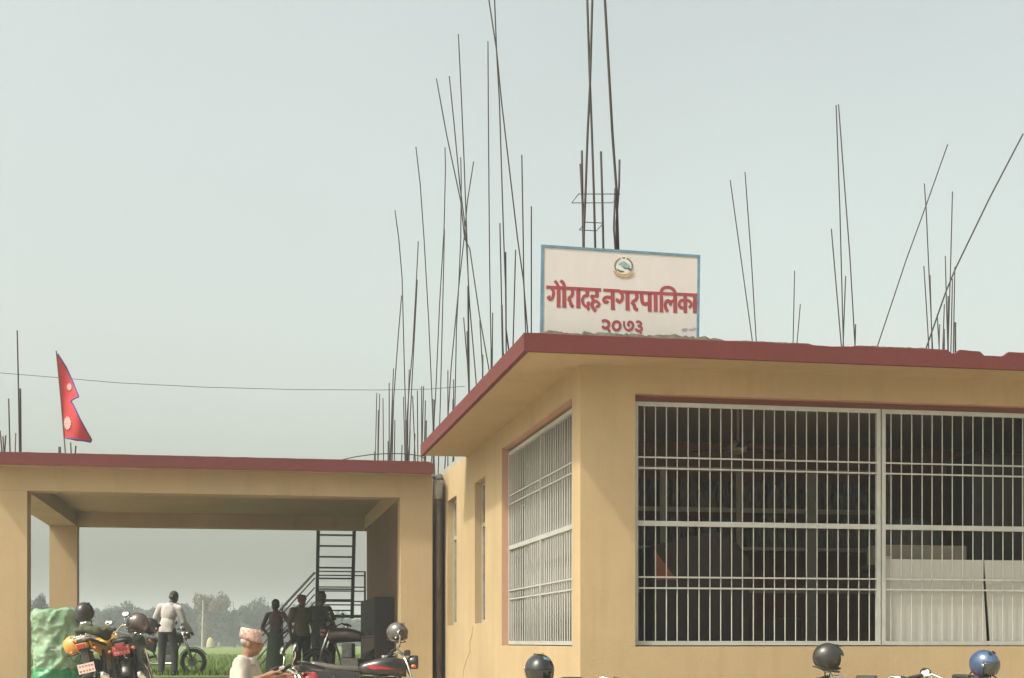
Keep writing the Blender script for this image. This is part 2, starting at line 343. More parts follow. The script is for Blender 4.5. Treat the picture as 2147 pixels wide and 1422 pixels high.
# roof: slab with soffit, red fascia, ragged cement lip
RX0, RY0, RY1 = 2.58, 13.06, 20.75
MB().box((RX0 + 0.0515, RY0 + 0.0515, ZS), (13.0, RY1 - 0.01, ZS + 0.03)).build('roof', 'wall', off)
MB().box((RX0 + 0.0515, RY0 + 0.0515, ZS + 0.0301), (13.0, RY1 - 0.01, ZR - 0.06)).build('roof', 'pale_cement', off)
MB().box((SX + 0.002, RY1 - 0.009, ZS + 0.001), (12.5, 30.0, 4.12)).build('roof', 'pale_cement', off)
MB().box((RX0 + 0.0525, RY0 + 0.25, ZR - 0.0599), (12.99, RY1 - 0.02, ZR - 0.004)).build('roof_screed', 'concrete', off)
def notch(x):
    z = 0
    for c, wd, dp in ((6.86, 0.06, 0.035), (7.28, 0.15, 0.045), (5.60, 0.25, 0.012), (7.75, 0.12, 0.010)):
        z -= dp * (1 - sstep(wd * 0.7, wd, abs(x - c)))
    return z
def strip(p0, p1, nrm, z0, top, th, seg):
    """vertical band from p0 to p1 with an uneven top edge"""
    mb = MB(); rings = []
    for i in range(seg + 1):
        t = i / seg; p = Vector(p0).lerp(Vector(p1), t); z = top(p)
        wob = 0.004 * noise.noise(p * 3); n = Vector(nrm)
        a = p + n * wob; b = p - n * th
        rings.append([(a.x, a.y, z0 + 0.003 * noise.noise(p * 5)), (a.x, a.y, z - 0.006), (a.x - nrm[0] * .006, a.y - nrm[1] * .006, z), (b.x, b.y, z), (b.x, b.y, z0)])
    mb.loft(rings); return mb
strip((RX0, RY0, 0), (13.0, RY0, 0), (0, -1, 0), ZS - 0.006, lambda p: ZR + notch(p.x) + 0.006 * noise.noise(Vector((p.x * 6, 0, 0))), 0.05, 240).build('fascia', 'red', off)
strip((RX0, RY1, 0), (RX0, RY0 + 0.051, 0), (-1, 0, 0), ZS - 0.006, lambda p: ZR - 0.002 + 0.003 * noise.noise(Vector((0, p.y * 4, 0))), 0.05, 90).build('fascia', 'red', off)
def lip(x0, x1, seed, h):
    mb = MB(); n = int((x1 - x0) * 42); rings = []
    for i in range(n + 1):
        x = x0 + (x1 - x0) * i / n; e = min(1, i / 6, (n - i) / 6)
        hh = e * h * (0.55 + 0.55 * noise.noise(Vector((x * 3.1, seed, 0))) + 0.5 * noise.noise(Vector((x * 14, seed, 1))) + 0.3 * noise.noise(Vector((x * 40, seed, 5))))
        hh = max(0.004, hh) ; y = RY0 + 0.012 + 0.008 * noise.noise(Vector((x * 9, 3, seed))); b = ZR - 0.03 + notch(x)
        rings.append([(x, y, b), (x, y + 0.01, b + 0.03 + hh * .75), (x, y + 0.05, b + 0.03 + hh), (x, y + 0.11, b + 0.03 + hh * .8), (x, y + 0.22, b + .02)])
    mb.loft(rings); return mb
lip(2.70, 4.55, 1, 0.066).build('cement_lip', 'concrete', off); lip(4.56, 5.5, 2, 0.022).build('cement_lip', 'concrete', off)
lip(5.75, 6.70, 3, 0.020).build('cement_lip', 'concrete', off); lip(7.5, 9.0, 4, 0.02).build('cement_lip', 'concrete', off)

# window grilles: frame, rails, each bar its own piece
def grille(name, fn, u0, u1, z0, z1, nbar, posts, parent, bars_r=0.0062):
    """fn(u, z, d) -> point ; d is depth into the wall"""
    fr = MB(); W = 0.042
    def member(a, b, c, d_, d0=-0.02, d1=0.02):
        p = [fn(a, c, d0), fn(b, c, d0), fn(b, d_, d0), fn(a, d_, d0)]; q = [fn(a, c, d1), fn(b, c, d1), fn(b, d_, d1), fn(a, d_, d1)]
        return p + q, [(0, 1, 2, 3), (7, 6, 5, 4), (0, 4, 5, 1), (1, 5, 6, 2), (2, 6, 7, 3), (3, 7, 4, 0)]
    fr.add(*member(u0, u1, z1 - W, z1)); fr.add(*member(u0, u1, z0, z0 + W)); fr.add(*member(u0, u0 + W, z0 + W, z1 - W)); fr.add(*member(u1 - W, u1, z0 + W, z1 - W))
    zm = (z0 + z1) / 2 + 0.003; fr.add(*member(u0 + W, u1 - W, zm - 0.025, zm + 0.025))
    for p in posts: fr.add(*member(p - 0.02, p + 0.02, z0 + W, zm - 0.0252)); fr.add(*member(p - 0.02, p + 0.02, zm + 0.0252, z1 - W))
    o = fr.build(name, 'grille', parent)
    for a, b in ((z0 + W, zm - 0.025), (zm + 0.025, z1 - W)):
        for k in (0.445, 0.54):
            z = b - (b - a) * k; m2 = MB(); m2.add(*member(u0 + W, u1 - W, z - 0.008, z + 0.008, -0.014, -0.002)); r = m2.build('rail', 'grille', None); r.parent = o
    base = None; step = (u1 - u0) / (nbar + 1)
    for i in range(nbar):
        u = u0 + step * (i + 1)
        if any(abs(u - p) < 0.03 for p in posts): continue
        if base is None:
            m2 = MB(); P0, P1 = Vector(fn(0, z0 + W, 0.007)), Vector(fn(0, z1 - W, 0.007)); m2.tube([P0, P1], bars_r, 8)
            base = m2.build('bar', 'grille', None); bo = base
        else:
            bo = base.copy(); C.objects.link(bo)
        bo.parent = o; bo.location = Vector(fn(u, 0, 0)) - Vector(fn(0, 0, 0)) + Vector((random.uniform(-.002, .002), random.uniform(-.002, .002), 0))
    return o
fnF = lambda u, z, d: (u, FY + 0.105 + d, z)
fnS = lambda u, z, d: (SX + 0.105 + d, u, z)
grille('window_grille', fnF, 3.812, 6.40, 1.312, 3.706, 22, [], off)
grille('window_grille', fnF, 6.412, 9.00, 1.312, 3.706, 22, [], off)
grille('window_grille', fnS, 13.99, 17.885, 1.312, 3.725, 33, [15.94], off, 0.0075)
MB().box((3.802, FY + 0.13, 3.712), (9.018, FY + 0.20, 3.778)).build('window_head', 'wood', off)
MB().box((3.802, FY + 0.004, 3.770), (9.018, FY + 0.13, 3.7795)).build('painted_reveal', 'pink', off)
MB().box((SX + 0.003, 17.884, 1.302), (SX + T - 0.02, 17.898, 3.769)).build('painted_reveal', 'pink', off)
MB().box((SX + 0.003, 13.982, 3.770), (SX + T - 0.02, 17.898, 3.7795)).build('painted_reveal', 'pink', off)
for y0, y1 in ((19.14, 20.0), (21.73, 22.70)):
    zt = 2.98; W = 0.05; x = SX + 0.10; f = MB()
    f.box((x, y0 + .002, 1.602), (x + .06, y0 + W, 3.568)); f.box((x, y1 - W, 1.602), (x + .06, y1 - .002, 3.568))
    f.box((x, y0 + W, 1.602), (x + .06, y1 - W, 1.602 + W)); f.box((x, y0 + W, 3.568 - W), (x + .06, y1 - W, 3.568)); f.box((x, y0 + W, zt - .03), (x + .06, y1 - W, zt + .03))
    wf = f.build('narrow_window', 'pale_cement', off)
    for a, b in ((1.602 + W, zt - .03), (zt + .03, 3.568 - W)):
        g = MB().box((x + .028, y0 + W, a), (x + .034, y1 - W, b)).build('pane', 'glass', None); g.parent = wf
# hairline crack below the far narrow window (a thin settled ridge of filler)
pts = [onX(px, py, SX - 0.001) for px, py in ((992, 1312), (990, 1330), (984, 1350), (986, 1365), (978, 1385), (972, 1405), (970, 1440))]
MB().tube(pts, 0.0035, 4).build('wall_crack', 'concrete', off)

# interior of the front office
pt = thing('office_partition', 'pale metal framed glass partition with paper files, behind the left front grille', 'partition', (3.5, 18.0, 0.62), world=True)
PX_ = lambda px: onY(px, 1070, 17.5).x
for a_, b2_ in ((1384, 1398), (1544, 1558), (1692, 1713), (1862, 1872)):
    MB().box((PX_(a_), 17.5, 0.62), (PX_(b2_), 17.57, 3.52)).build('post', 'cabinet', pt)
for py, hh in ((1070, .05), (985, .05), (1150, .04), (1240, .04)):
    z = onY(1550, py, 17.5).z; MB().box((3.5, 17.51, z - hh / 2), (PX_(1872), 17.56, z + hh / 2)).build('rail', 'cabinet', pt)
rnd = random.Random(5)
for py in (1148, 1066):
    z = onY(1550, py, 17.8).z; x = 3.6
    while x < PX_(1872):
        wd = rnd.uniform(0.05, 0.16); h = rnd.uniform(0.22, 0.40)
        MB().box((x, 17.75, z), (x + wd, 18.05, z + h)).build('paper_file', 'paper', pt); x += wd + rnd.uniform(0.004, 0.05)
    MB().box((3.5, 17.72, z - 0.025), (PX_(1872), 18.1, z - 0.001)).build('shelf', 'cabinet', pt)
cu = MB(); rows_ = []
for z in (1.25, 2.0, 2.8, 3.82):
    rows_.append([Vector((SX + T + .10 + .035 * math.sin(y * 38) * (1 - .3 * (z > 3.5)) + .012 * math.sin(y * 91 + z), y, z)) for y in [13.95 + 4.1 * k / 260 for k in range(261)]])
nn = 261; vv_ = [p for g in rows_ for p in g]
cu.add(vv_, [(i * nn + k, i * nn + k + 1, (i + 1) * nn + k + 1, (i + 1) * nn + k) for i in range(3) for k in range(nn - 1)])
co = cu.build('curtain', 'curtain', None, True, fix=False); co.modifiers.new('thick', 'SOLIDIFY').thickness = .004
tag(co, 'plain grey curtain hanging behind the side window grille', 'curtain')
d = thing('wooden_board', 'dark brown wooden board with slanted top standing behind the left front grille', 'board', (4.6, 15.1, 0.62), world=True)
pl = [onY(px, py, 15.1) for px, py in ((1368, 1145), (1500, 1112), (1545, 1138), (1570, 1172))]
pl += [Vector((pl[3].x, 15.1, 0.63)), Vector((pl[0].x, 15.1, 0.63))]
MB().prism(pl, (0, 0.5, 0)).build('board_body', 'dkwood', d)
MB().prism([onY(px, py, 15.09) for px, py in ((1371, 1152), (1418, 1216), (1374, 1216))], (0, -0.012, 0)).build('orange_panel', 'orangecloth', d)
b = thing('office_chair_row', 'dark chair backs low behind the left front grille', 'chair', (5.9, 15.6, 0.62), world=True)
for x in (5.5, 6.1):
    MB().box((x - .22, 15.6, 1.0), (x + .22, 15.66, 1.62)).build('backrest', 'dkwood', b, bevel=.02); MB().box((x - .22, 15.2, 1.04), (x + .22, 15.6, 1.1)).build('seat', 'dkwood', b, bevel=.015)
    for ax in (-.2, .2):
        for ay in (15.22, 15.58): MB().box((x + ax - .02, ay - .02, .62), (x + ax + .02, ay + .02, 1.04)).build('leg', 'dkwood', b)
p1 = tag(MB().prism([(6.43, FY + .14, 1.305), (7.60, FY + .14, 1.305), (7.545, FY + .14, 2.19), (6.43, FY + .14, 2.19)], (0, .012, 0)).build('white_panel', 'white'), 'white flat sheet behind the lower right grille, left of the dark slanted gap', 'panel')
p2 = tag(MB().prism([(7.64, FY + .142, 1.305), (9.0, FY + .142, 1.305), (9.0, FY + .142, 2.19), (7.57, FY + .142, 2.19)], (0, .012, 0)).build('white_panel', 'white'), 'white flat sheet behind the lower right grille, right of the dark slanted gap', 'panel')
MB_t = thing('counter', 'dark wooden counter behind the white sheets in the right window', 'counter', (6.5, 14.0, 0.62), world=True)
MB().box((6.5, 13.95, 2.10), (9.3, 14.55, 2.15)).build('top', 'dkwood', MB_t); MB().box((6.5, 14.0, 0.625), (9.3, 14.05, 2.10)).build('front_panel', 'dkwood', MB_t)
bx = thing('office_machine', 'beige box shaped office machine on the counter in the right window', 'machine', (6.9, 14.2, 2.152), world=True)
MB().box((6.58, 14.1, 2.152), (7.55, 14.45, 2.36)).build('casing', 'box', bx, bevel=0.015); MB().box((6.62, 14.085, 2.17), (6.70, 14.098, 2.24)).build('paper_label', 'white', bx)
cv = MB(); cv.ell((7.0, 14.3, 2.37), (.38, .16, .30), 20, 12)
tag(cv.blob('covered_bundle', 'navy', None, 0.03), 'dark cloth covered bundle on top of the beige office machine', 'bundle')
fan = thing('ceiling_fan', 'pale ceiling fan hanging inside the left front window', 'fan', (5.55, 15.6, ZS - .02), world=True)
MB().tube([(5.55, 15.6, ZS - .02), (5.55, 15.6, 3.60)], 0.012).build('rod', 'cabinet', fan); MB().tube([(5.55, 15.6, 3.62), (5.55, 15.6, 3.58), (5.55, 15.6, 3.50), (5.55, 15.6, 3.47)], [.04, .10, .10, .03], 20).build('motor', 'cabinet', fan)
for k in range(3):
    a = R(20 + 120 * k); q = Matrix.Rotation(a, 3, 'Z'); MB().prism([Vector((5.55, 15.6, 3.53)) + q @ Vector(p) for p in ((.09, -.04, 0), (.62, -.065, .012), (.62, .065, -.012), (.09, .04, 0))], (0, 0, .006)).build('blade', 'dkwood', fan)
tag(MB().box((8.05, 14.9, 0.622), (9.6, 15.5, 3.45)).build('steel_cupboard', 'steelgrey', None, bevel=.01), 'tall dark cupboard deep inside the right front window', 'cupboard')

# ------------------------------------------------------------------ porch
po = thing('porch', 'cream open porch with red roof edge and square columns on the left', 'porch', (0, 22.83, 0.5), world=True)
PY, PB = 22.83, 29.6; CX0, CX1 = -3.67, -3.14; DX0, DX1 = 2.515, 3.03; ZB = 3.63
for (x0, x1, y0, y1) in ((CX0, CX1, PY, PY + .4), (DX0, DX1, PY, PY + .4), (CX0 + .01, CX1 + .01, PB, PB + .4), (DX0 + .09, DX1, PB, PB + .4)):
    MB().box((x0, y0, 0.3), (x1, y1, ZB)).build('column', 'wall', po, bevel=.006)
MB().box((CX0, PY, ZB + .001), (DX1, PY + .4, 3.985)).build('beam', 'wall', po)
MB().box((CX0, PB, ZB + .001), (DX1, PB + .4, 3.90)).build('beam', 'wall', po)
MB().box((CX0, PY + .401, ZB + .001), (CX1 - .004, PB - .001, 3.90)).build('beam', 'wall', po)
MB().box((DX0 + .004, PY + .401, ZB + .001), (DX1 - .004, PB - .001, 3.90)).build('beam', 'wall', po)
MB().box((-3.9, PY + .401, 3.901), (DX1, 30.05, 4.15)).build('roof', 'wall', po)
MB().box((-3.9, 22.53, 3.986), (DX1 - .02, PY + .4, 4.15)).build('roof', 'wall', po)
strip((-3.92, 22.5, 0), (DX1 - .02, 22.5, 0), (0, -1, 0), 3.98, lambda p: 4.17 - 0.03 * sstep(2.90, 3.01, p.x) + 0.004 * noise.noise(Vector((p.x * 5, 0, 0))), 0.05, 160).build('fascia', 'red', po)
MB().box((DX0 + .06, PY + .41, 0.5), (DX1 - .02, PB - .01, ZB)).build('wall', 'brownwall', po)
MB().box((-4.0, PY - .3, 0.30), (DX0 + .02, PB + 0.9, 0.62)).build('floor', 'floor', po)
strip((-3.92, 30.05, 0), (-3.92, 22.551, 0), (-1, 0, 0), 3.98, lambda p: 4.168, 0.019, 40).build('fascia', 'red', po)
# drain between porch and office
dr = thing('drain_pipe', 'dark stained drain pipe in the gap between porch column and office wall', 'pipe', (3.14, 22.9, 0.3), world=True)
MB().tube([(3.14, 22.92, .3), (3.14, 22.92, 3.55), (3.135, 22.92, 3.62)], .050, 14).build('pipe_body', 'pipe', dr, True)
MB().tube([(3.135, 22.92, 3.621), (3.13, 22.92, 3.70), (3.13, 22.92, 3.92)], [.066, .082, .085], 14).build('pale_collar', 'pale_cement', dr, True)
mb = MB()
for k in range(7): mb.ell((3.12 + .09 * random.random(), 22.95 + .2 * random.random(), 3.93 + .10 * random.random()), (.05, .05, .045), 8, 6)
mb.blob('cement_spill', 'concrete', dr, 0.012)

# ------------------------------------------------------------------ steel stair behind the porch
st = thing('steel_stair', 'black steel stair with landing and slanted railings behind the porch', 'stair', (1.2, 31.6, .6), world=True)
def P(px, py, Y): return onY(px, py, Y)
YT, YL = 31.8, 32.6
z_land = P(700, 1289, YL).z
xl, xr = P(664, 1289, YL).x, P(738, 1289, YL).x
top = 4.3
Lb, Rb = Vector((xl, YL, z_land)), Vector((xr, YL, z_land)); Lt, Rt = Vector((xl - .0, YT, top)), Vector((xr + .0, YT, top))
for a, b_ in ((Lb, Lt), (Rb, Rt)): MB().tube([a + Vector((0, 0, -.08)), b_], .052, 4).build('stringer', 'stair', st)
nst = 10
for k in range(nst):
    t = (k + .4) / nst; a = Lb.lerp(Lt, t); c = Rb.lerp(Rt, t); MB().box((a.x + .04, a.y - .11, a.z - .015), (c.x - .04, a.y + .11, a.z + .015)).build('tread', 'stair', st)
MB().box((xl - .05, YL, z_land - .06), (xr + .34, YL + .9, z_land)).build('landing', 'stair', st)
for x in (xl, xr + .30): MB().box((x - .03, YL, .6), (x + .03, YL + .06, z_land - .06)).build('post', 'stair', st)
xe = xr + .29
for x in (xr - .0, xe): MB().box((x - .022, YL - .02, z_land), (x + .022, YL + .02, z_land + 0.98)).build('railing_post', 'stair', st)
for z in (.97, .88, .62, .53, .30, .22): MB().box((xl, YL - .012, z_land + z - .014), (xe, YL + .012, z_land + z + .014)).build('rail', 'stair', st)
# lower flight going down to the left
lowx = P(500, 1400, YL).x
for (pa, pb, rr) in (((660, 1200), (520, 1352), .03), ((660, 1212), (520, 1366), .018), ((660, 1232), (520, 1385), .017), ((660, 1246), (520, 1405), .017), ((660, 1262), (520, 1424), .02)):
    MB().tube([P(*pa, YL - .02), P(*pb, YL - .02)], rr, 6).build('rail', 'stair', st)
s0, s1 = P(660, 1290, YL + .3), P(535, 1430, YL + .3)
for dy in (0, .8): MB().tube([s0 + Vector((0, dy - .3, 0)), s1 + Vector((0, dy - .3, 0))], .045, 4).build('stringer', 'stair', st)
for k in range(6):
    q = s0.lerp(s1, (k + .5) / 6); MB().box((q.x - .12, YL + .05, q.z - .015), (q.x + .12, YL + .75, q.z + .015)).build('tread', 'stair', st)
for px, py in ((592, 1274), (527, 1345)):
    q = P(px, py, YL - .02); MB().box((q.x - .016, YL - .04, q.z - 1.0), (q.x + .016, YL, q.z)).build('railing_post', 'stair', st)
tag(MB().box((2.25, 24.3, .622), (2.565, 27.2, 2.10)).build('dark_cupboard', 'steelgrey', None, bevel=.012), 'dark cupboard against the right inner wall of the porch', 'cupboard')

# ------------------------------------------------------------------ reinforcement bars on the roofs
def cluster(label, Y, zb, bars, r=0.0085, stirrups=(), group='bundles of bars left standing on the roofs'):
    base = []; rn = random.Random(int(Y * 100))
    allp = []
    for bar in bars:
        pts, rr = (bar[0], bar[1]) if isinstance(bar[0], (list, tuple)) and isinstance(bar[0][0], (list, tuple)) else (bar, r)
        allp.append((pts, rr))
    c0 = onY(allp[0][0][-1][0], allp[0][0][-1][1], Y)
    t = thing('rebar_bundle', label, 'rebar', (c0.x, Y, zb), group=group, world=True)
    for pts, rr in allp:
        dy = rn.uniform(-.12, .12); P3 = [onY(a, b_, Y + dy) for a, b_ in pts]
        if P3[-1].z > zb:
            d_ = (P3[-1] - P3[-2]); d_ = d_ / max(1e-6, -d_.z) if d_.z < 0 else Vector((0, 0, -1)); P3.append(P3[-1] + d_ * (P3[-1].z - zb + 0.02))
        for i in range(len(P3) - 1): P3[i].y += (P3[i].z - zb) * 0.0
        # ribs of the bar: fine radius change along the length
        Q = []
        for i in range(len(P3) - 1):
            n = max(1, int((P3[i] - P3[i + 1]).length / .25))
            for k in range(n): Q.append(P3[i].lerp(P3[i + 1], k / n))
        Q.append(P3[-1])
        MB().tube(Q, rr, 6).build('bar', 'bar', t, True)
    for (x0, y0, x1, y1, dep) in stirrups:
        a, b_ = onY(x0, y0, Y - dep / 2), onY(x1, y1, Y - dep / 2); c, d_ = b_ + Vector((0, dep, 0)), a + Vector((0, dep, 0))
        MB().tube([a, b_, c, d_, a], .0045, 6).build('stirrup', 'bar', t)
    return t
ZP = 4.12
cluster('thick tall bars with square wire ties rising right behind the sign board', 14.35, ZR, [
    ([(1220, 316), (1221, 397), (1223, 518)], .0115), ([(1217, 344), (1220, 400), (1224, 463), (1224, 520)], .0115),
    ([(1243, -40), (1237, 180), (1232, 280), (1228, 397), (1223, 518)], .0118), ([(1230, -40), (1236, 150), (1241, 280), (1245, 400), (1248, 518)], .0118),
    ([(1266, -40), (1275, 120), (1284, 280), (1292, 390), (1296, 518)], .0135), ([(1260, 318), (1263, 420), (1265, 518)], .0115),
    ([(1299, 335), (1298, 390), (1292, 470), (1293, 520)], .0105), ([(1290, 395), (1287, 478), (1290, 520)], .010)],
    stirrups=((1213, 407, 1300, 407, .30), (1228, 466, 1265, 468, .28)))
cluster('tall bars nearest the left edge of the sign board', 18.0, ZR, [
    [(1014, -60), (1025, 0), (1041, 105), (1052, 218), (1085, 500), (1097, 585), (1106, 691)], [(1034, -60), (1037, 0), (1041, 105), (1047, 211), (1056, 500), (1060, 603), (1061, 705)],
    [(1094, 325), (1097, 500), (1098, 585), (1102, 691)], [(1114, 433), (1114, 693)], [(1048, 468), (1053, 698), (1055, 737)], [(1081, 524), (1076, 712)],
    ([(1060, 529), (1061, 691), (1065, 722)], .010), ([(1052, 640), (1054, 737)], .013)])
cluster('leaning crossed bars above the sloping roof edge, one straight at the right', 20.5, ZR, [
    [(1023, 87), (1024, 253), (1026, 500), (1027, 585), (1030, 754)], [(915, 165), (936, 281), (966, 422), (974, 500), (985, 522), (1006, 666), (1024, 768)],
    [(942, 160), (952, 260), (964, 387), (973, 457), (978, 515), (985, 645), (992, 726), (998, 798)], [(961, 72), (967, 197), (973, 337), (976, 422), (979, 500), (982, 596), (984, 814)],
    [(1033, 656), (1032, 758)], [(972, 666), (980, 761), (983, 816)], [(979, 695), (983, 816)], [(1006, 672), (1012, 779)], ([(1012, 744), (1012, 780)], .011), ([(1030, 730), (1030, 756)], .011), ([(981, 600), (983, 816)], .012)])
cluster('two long crossing bars and stubs in the middle of the left roof', 24.0, ZP, [
    [(966, 330), (967, 387), (966, 500), (962, 596), (957, 687), (954, 842)], [(993, 339), (980, 422), (973, 500), (962, 600), (946, 768), (940, 863)],
    [(939, 777), (939, 860)], [(951, 796), (951, 850)], ([(950, 837), (950, 852)], .013)], .0095)
cluster('slender bars meeting low at the far end of the sloping roof edge', 26.5, ZP, [
    [(872, 308), (881, 387), (889, 500), (899, 677), (905, 817), (908, 898)], [(933, 309), (934, 352), (931, 480), (922, 631), (913, 835), (909, 898)],
    [(932, 480), (928, 649), (923, 852), (922, 884)], [(908, 837), (908, 900)], [(911, 838), (910, 896)]], .010)
cluster('short stubs just left of the end of the sloping roof edge', 27.2, ZP, [
    [(865, 830), (870, 950)], [(875, 819), (876, 955)], [(884, 810), (884, 945)], [(888, 810), (885, 945)], [(892, 840), (890, 930)], ([(894, 882), (893, 925)], .014), [(870, 910), (868, 960)]], .0105)
cluster('two tall leaning bars over the right end of the porch roof', 27.8, ZP, [
    [(828, 441), (836, 500), (843, 582), (848, 779), (851, 881), (857, 960)], [(877, 506), (873, 589), (865, 733), (860, 789), (854, 866), (852, 960)], [(875, 587), (865, 779), (860, 877), (858, 960)],
    [(846, 832), (849, 960)], ([(851, 881), (852, 960)], .018), [(858, 775), (855, 880), (855, 960)], [(860, 902), (858, 960)], [(843, 933), (842, 962)]], .0105)
cluster('bars with one long leaning bar, left of the tall pair on the porch roof', 28.2, ZP, [
    [(842, 620), (836, 691), (827, 814), (823, 867), (819, 960)], [(825, 773), (818, 960)], [(816, 803), (816, 960)], ([(825, 839), (822, 960)], .013), [(828, 881), (827, 960)], ([(814, 925), (814, 962)], .014)], .0105)
cluster('leftmost thin stubs of the group at the right end of the porch roof', 28.8, ZP, [
    [(790, 824), (787, 962)], [(796, 826), (793, 962)], [(793, 860), (792, 962)], [(803, 835), (804, 962)], [(785, 947), (785, 962)]], .0095)
cluster('one tall bar and stubs at the far left of the porch roof', 23.6, ZP, [
    ([(36, 693), (38, 780), (41, 945)], .012), ([(42, 815), (43, 945)], .020), ([(18, 836), (21, 945)], .012), ([(33, 908), (32, 945)], .009), ([(0, 903), (4, 945)], .012), ([(6, 915), (8, 945)], .012), ([(12, 913), (10, 945)], .012)])
cluster('tiny stubs at the foot of the flag pole', 23.4, ZP, [([(125, 937), (125, 948)], .022), ([(148, 928), (149, 948)], .011), ([(159, 935), (158, 948)], .012)])
cluster('two lone bars leaning left, first group right of the sign board', 24.0, ZR, [[(1531, 378), (1576, 705)], [(1562, 361), (1575, 540), (1585, 705)]], .0095)
cluster('two short thin bars, second group right of the sign board', 24.0, ZR, [[(1666, 568), (1663, 709)], [(1678, 638), (1672, 709)]], .009)
cluster('pair of very tall bars joined at the tips, third group right of the sign board', 21.0, ZR, [
    [(1753, 221), (1757, 330), (1761, 442), (1768, 714)], [(1758, 219), (1770, 380), (1782, 539), (1792, 714)], [(1743, 480), (1763, 714)], [(1773, 579), (1768, 714)], [(1794, 680), (1793, 714)]], .0095)
cluster('single bar slanting far to the right, rising between two groups', 20.2, ZR, [[(1987, 303), (1942, 430), (1900, 545), (1843, 716)]], .0085)
cluster('dense rightmost group with a long bar slanting to the upper right', 20.0, ZR, [
    ([(2145, 281), (2075, 415), (2003, 564), (1982, 615), (1944, 724)], .0115), [(1938, 385), (1942, 442), (1948, 577), (1955, 724)], [(1937, 558), (1945, 686), (1947, 724)], [(1950, 577), (1954, 724)],
    [(1997, 402), (1993, 560), (1988, 724)], [(1982, 537), (1984, 620), (1987, 724)], [(2002, 560), (1999, 724)], [(1997, 585), (1994, 724)], [(1965, 659), (1969, 728)], [(1970, 680), (1969, 728)], [(1980, 638), (1977, 724)],
    ([(1979, 690), (1979, 724)], .015), ([(2003, 676), (2003, 726)], .014), ([(1988, 621), (1988, 724)], .011)])
wire = [onY(px, py, 23.9) for px, py in ((718, 964), (745, 958), (780, 953), (820, 951), (855, 952), (880, 956), (893, 962))]
tag(MB().tube([wire[0] + Vector((-.06, 0, -.08))] + wire, .009, 6).build('bent_rod', 'bar'), 'thin bent rod lying in an arc across the porch roof end', 'rod')
wp = [(-900, 700), (-400, 748), (0, 782), (110, 791), (250, 803), (430, 812), (620, 817), (790, 818), (900, 816), (975, 810)]
tag(MB().tube([onY(a, b_, 24.0) for a, b_ in wp], .0048, 5).build('overhead_wire', 'cable'), 'thin overhead wire sagging across the sky behind the flag', 'wire')

# ------------------------------------------------------------------ sign board
YS = 13.40
sg = thing('sign_board', 'white sign board with blue border and red lettering on the roof edge', 'sign', (3.6, YS, ZR), world=True)
TLp, TRp = onY(1135, 513, YS), onY(1468, 535, YS)
ex = (TRp - TLp); Wd = ex.length; ex.normalize(); ez = Vector((ex.z, 0, -ex.x)) * -1; Hd = 0.905
def sp(u, v, d=0): return TLp + ex * u - ez * v + Vector((0, -d, 0))
MB().prism([sp(0.012, .012), sp(Wd - .012, .012), sp(Wd - .012, Hd), sp(.012, Hd)], (0, .02, 0)).build('panel', 'sign', sg)
for a in ((0, 0, Wd, .024), (0, Hd - .024, Wd, Hd), (0, .0242, .026, Hd - .0242), (Wd - .026, .0242, Wd, Hd - .0242)):
    MB().prism([sp(a[0], a[1], .006), sp(a[2], a[1], .006), sp(a[2], a[3], .006), sp(a[0], a[3], .006)], (0, .032, 0)).build('border', 'signblue', sg)
for u in (.3, Wd - .3): MB().box((TLp.x + u - .02, YS + .033, ZR - .01), (TLp.x + u + .02, YS + .07, ZR + .8)).build('prop', 'bar', sg)
def ribbon(strokes, d, name, m, parent, th=.002):
    """brush strokes [(points in photo pixels, width in photo pixels)] laid on the board"""
    mb = MB()
    for k, (pts, wd) in enumerate(strokes):
        wd *= 1.16
        pts = [Vector((a, b_)) for a, b_ in pts]
        Q = []
        if len(pts) > 2:                                  # smooth the stroke
            for i in range(len(pts) - 1):
                p0 = pts[max(0, i - 1)]; p1_ = pts[i]; p2_ = pts[i + 1]; p3 = pts[min(len(pts) - 1, i + 2)]
                for j in range(5):
                    t = j / 5; Q.append(0.5 * ((2 * p1_) + (p2_ - p0) * t + (2 * p0 - 5 * p1_ + 4 * p2_ - p3) * t * t + (3 * p1_ - p0 - 3 * p2_ + p3) * t ** 3))
            Q.append(pts[-1])
        else: Q = pts
        Lf, Rg = [], []
        for i, q in enumerate(Q):
            t = (Q[min(i + 1, len(Q) - 1)] - Q[max(i - 1, 0)]).normalized(); n = Vector((-t.y, t.x)) * wd / 2
            Lf.append(q + n); Rg.append(q - n)
        dd = d + .00015 * k
        to3 = lambda q: onY(q.x, q.y, YS - dd)
        vs_ = [to3(q) for q in Lf] + [to3(q) for q in Rg]; n = len(Q)
        mb.add(vs_, [(i, i + 1, n + i + 1, n + i) for i in range(n - 1)])
    return mb.build(name, m, parent, fix=False)
def za(pts): return [(1140 + a * .0809, 585 + b_ * .0809) for a, b_ in pts]
def zb_(pts): return [(1300 + a * .0914, 585 + b_ * .0914) for a, b_ in pts]
A, B = .0809, .0914
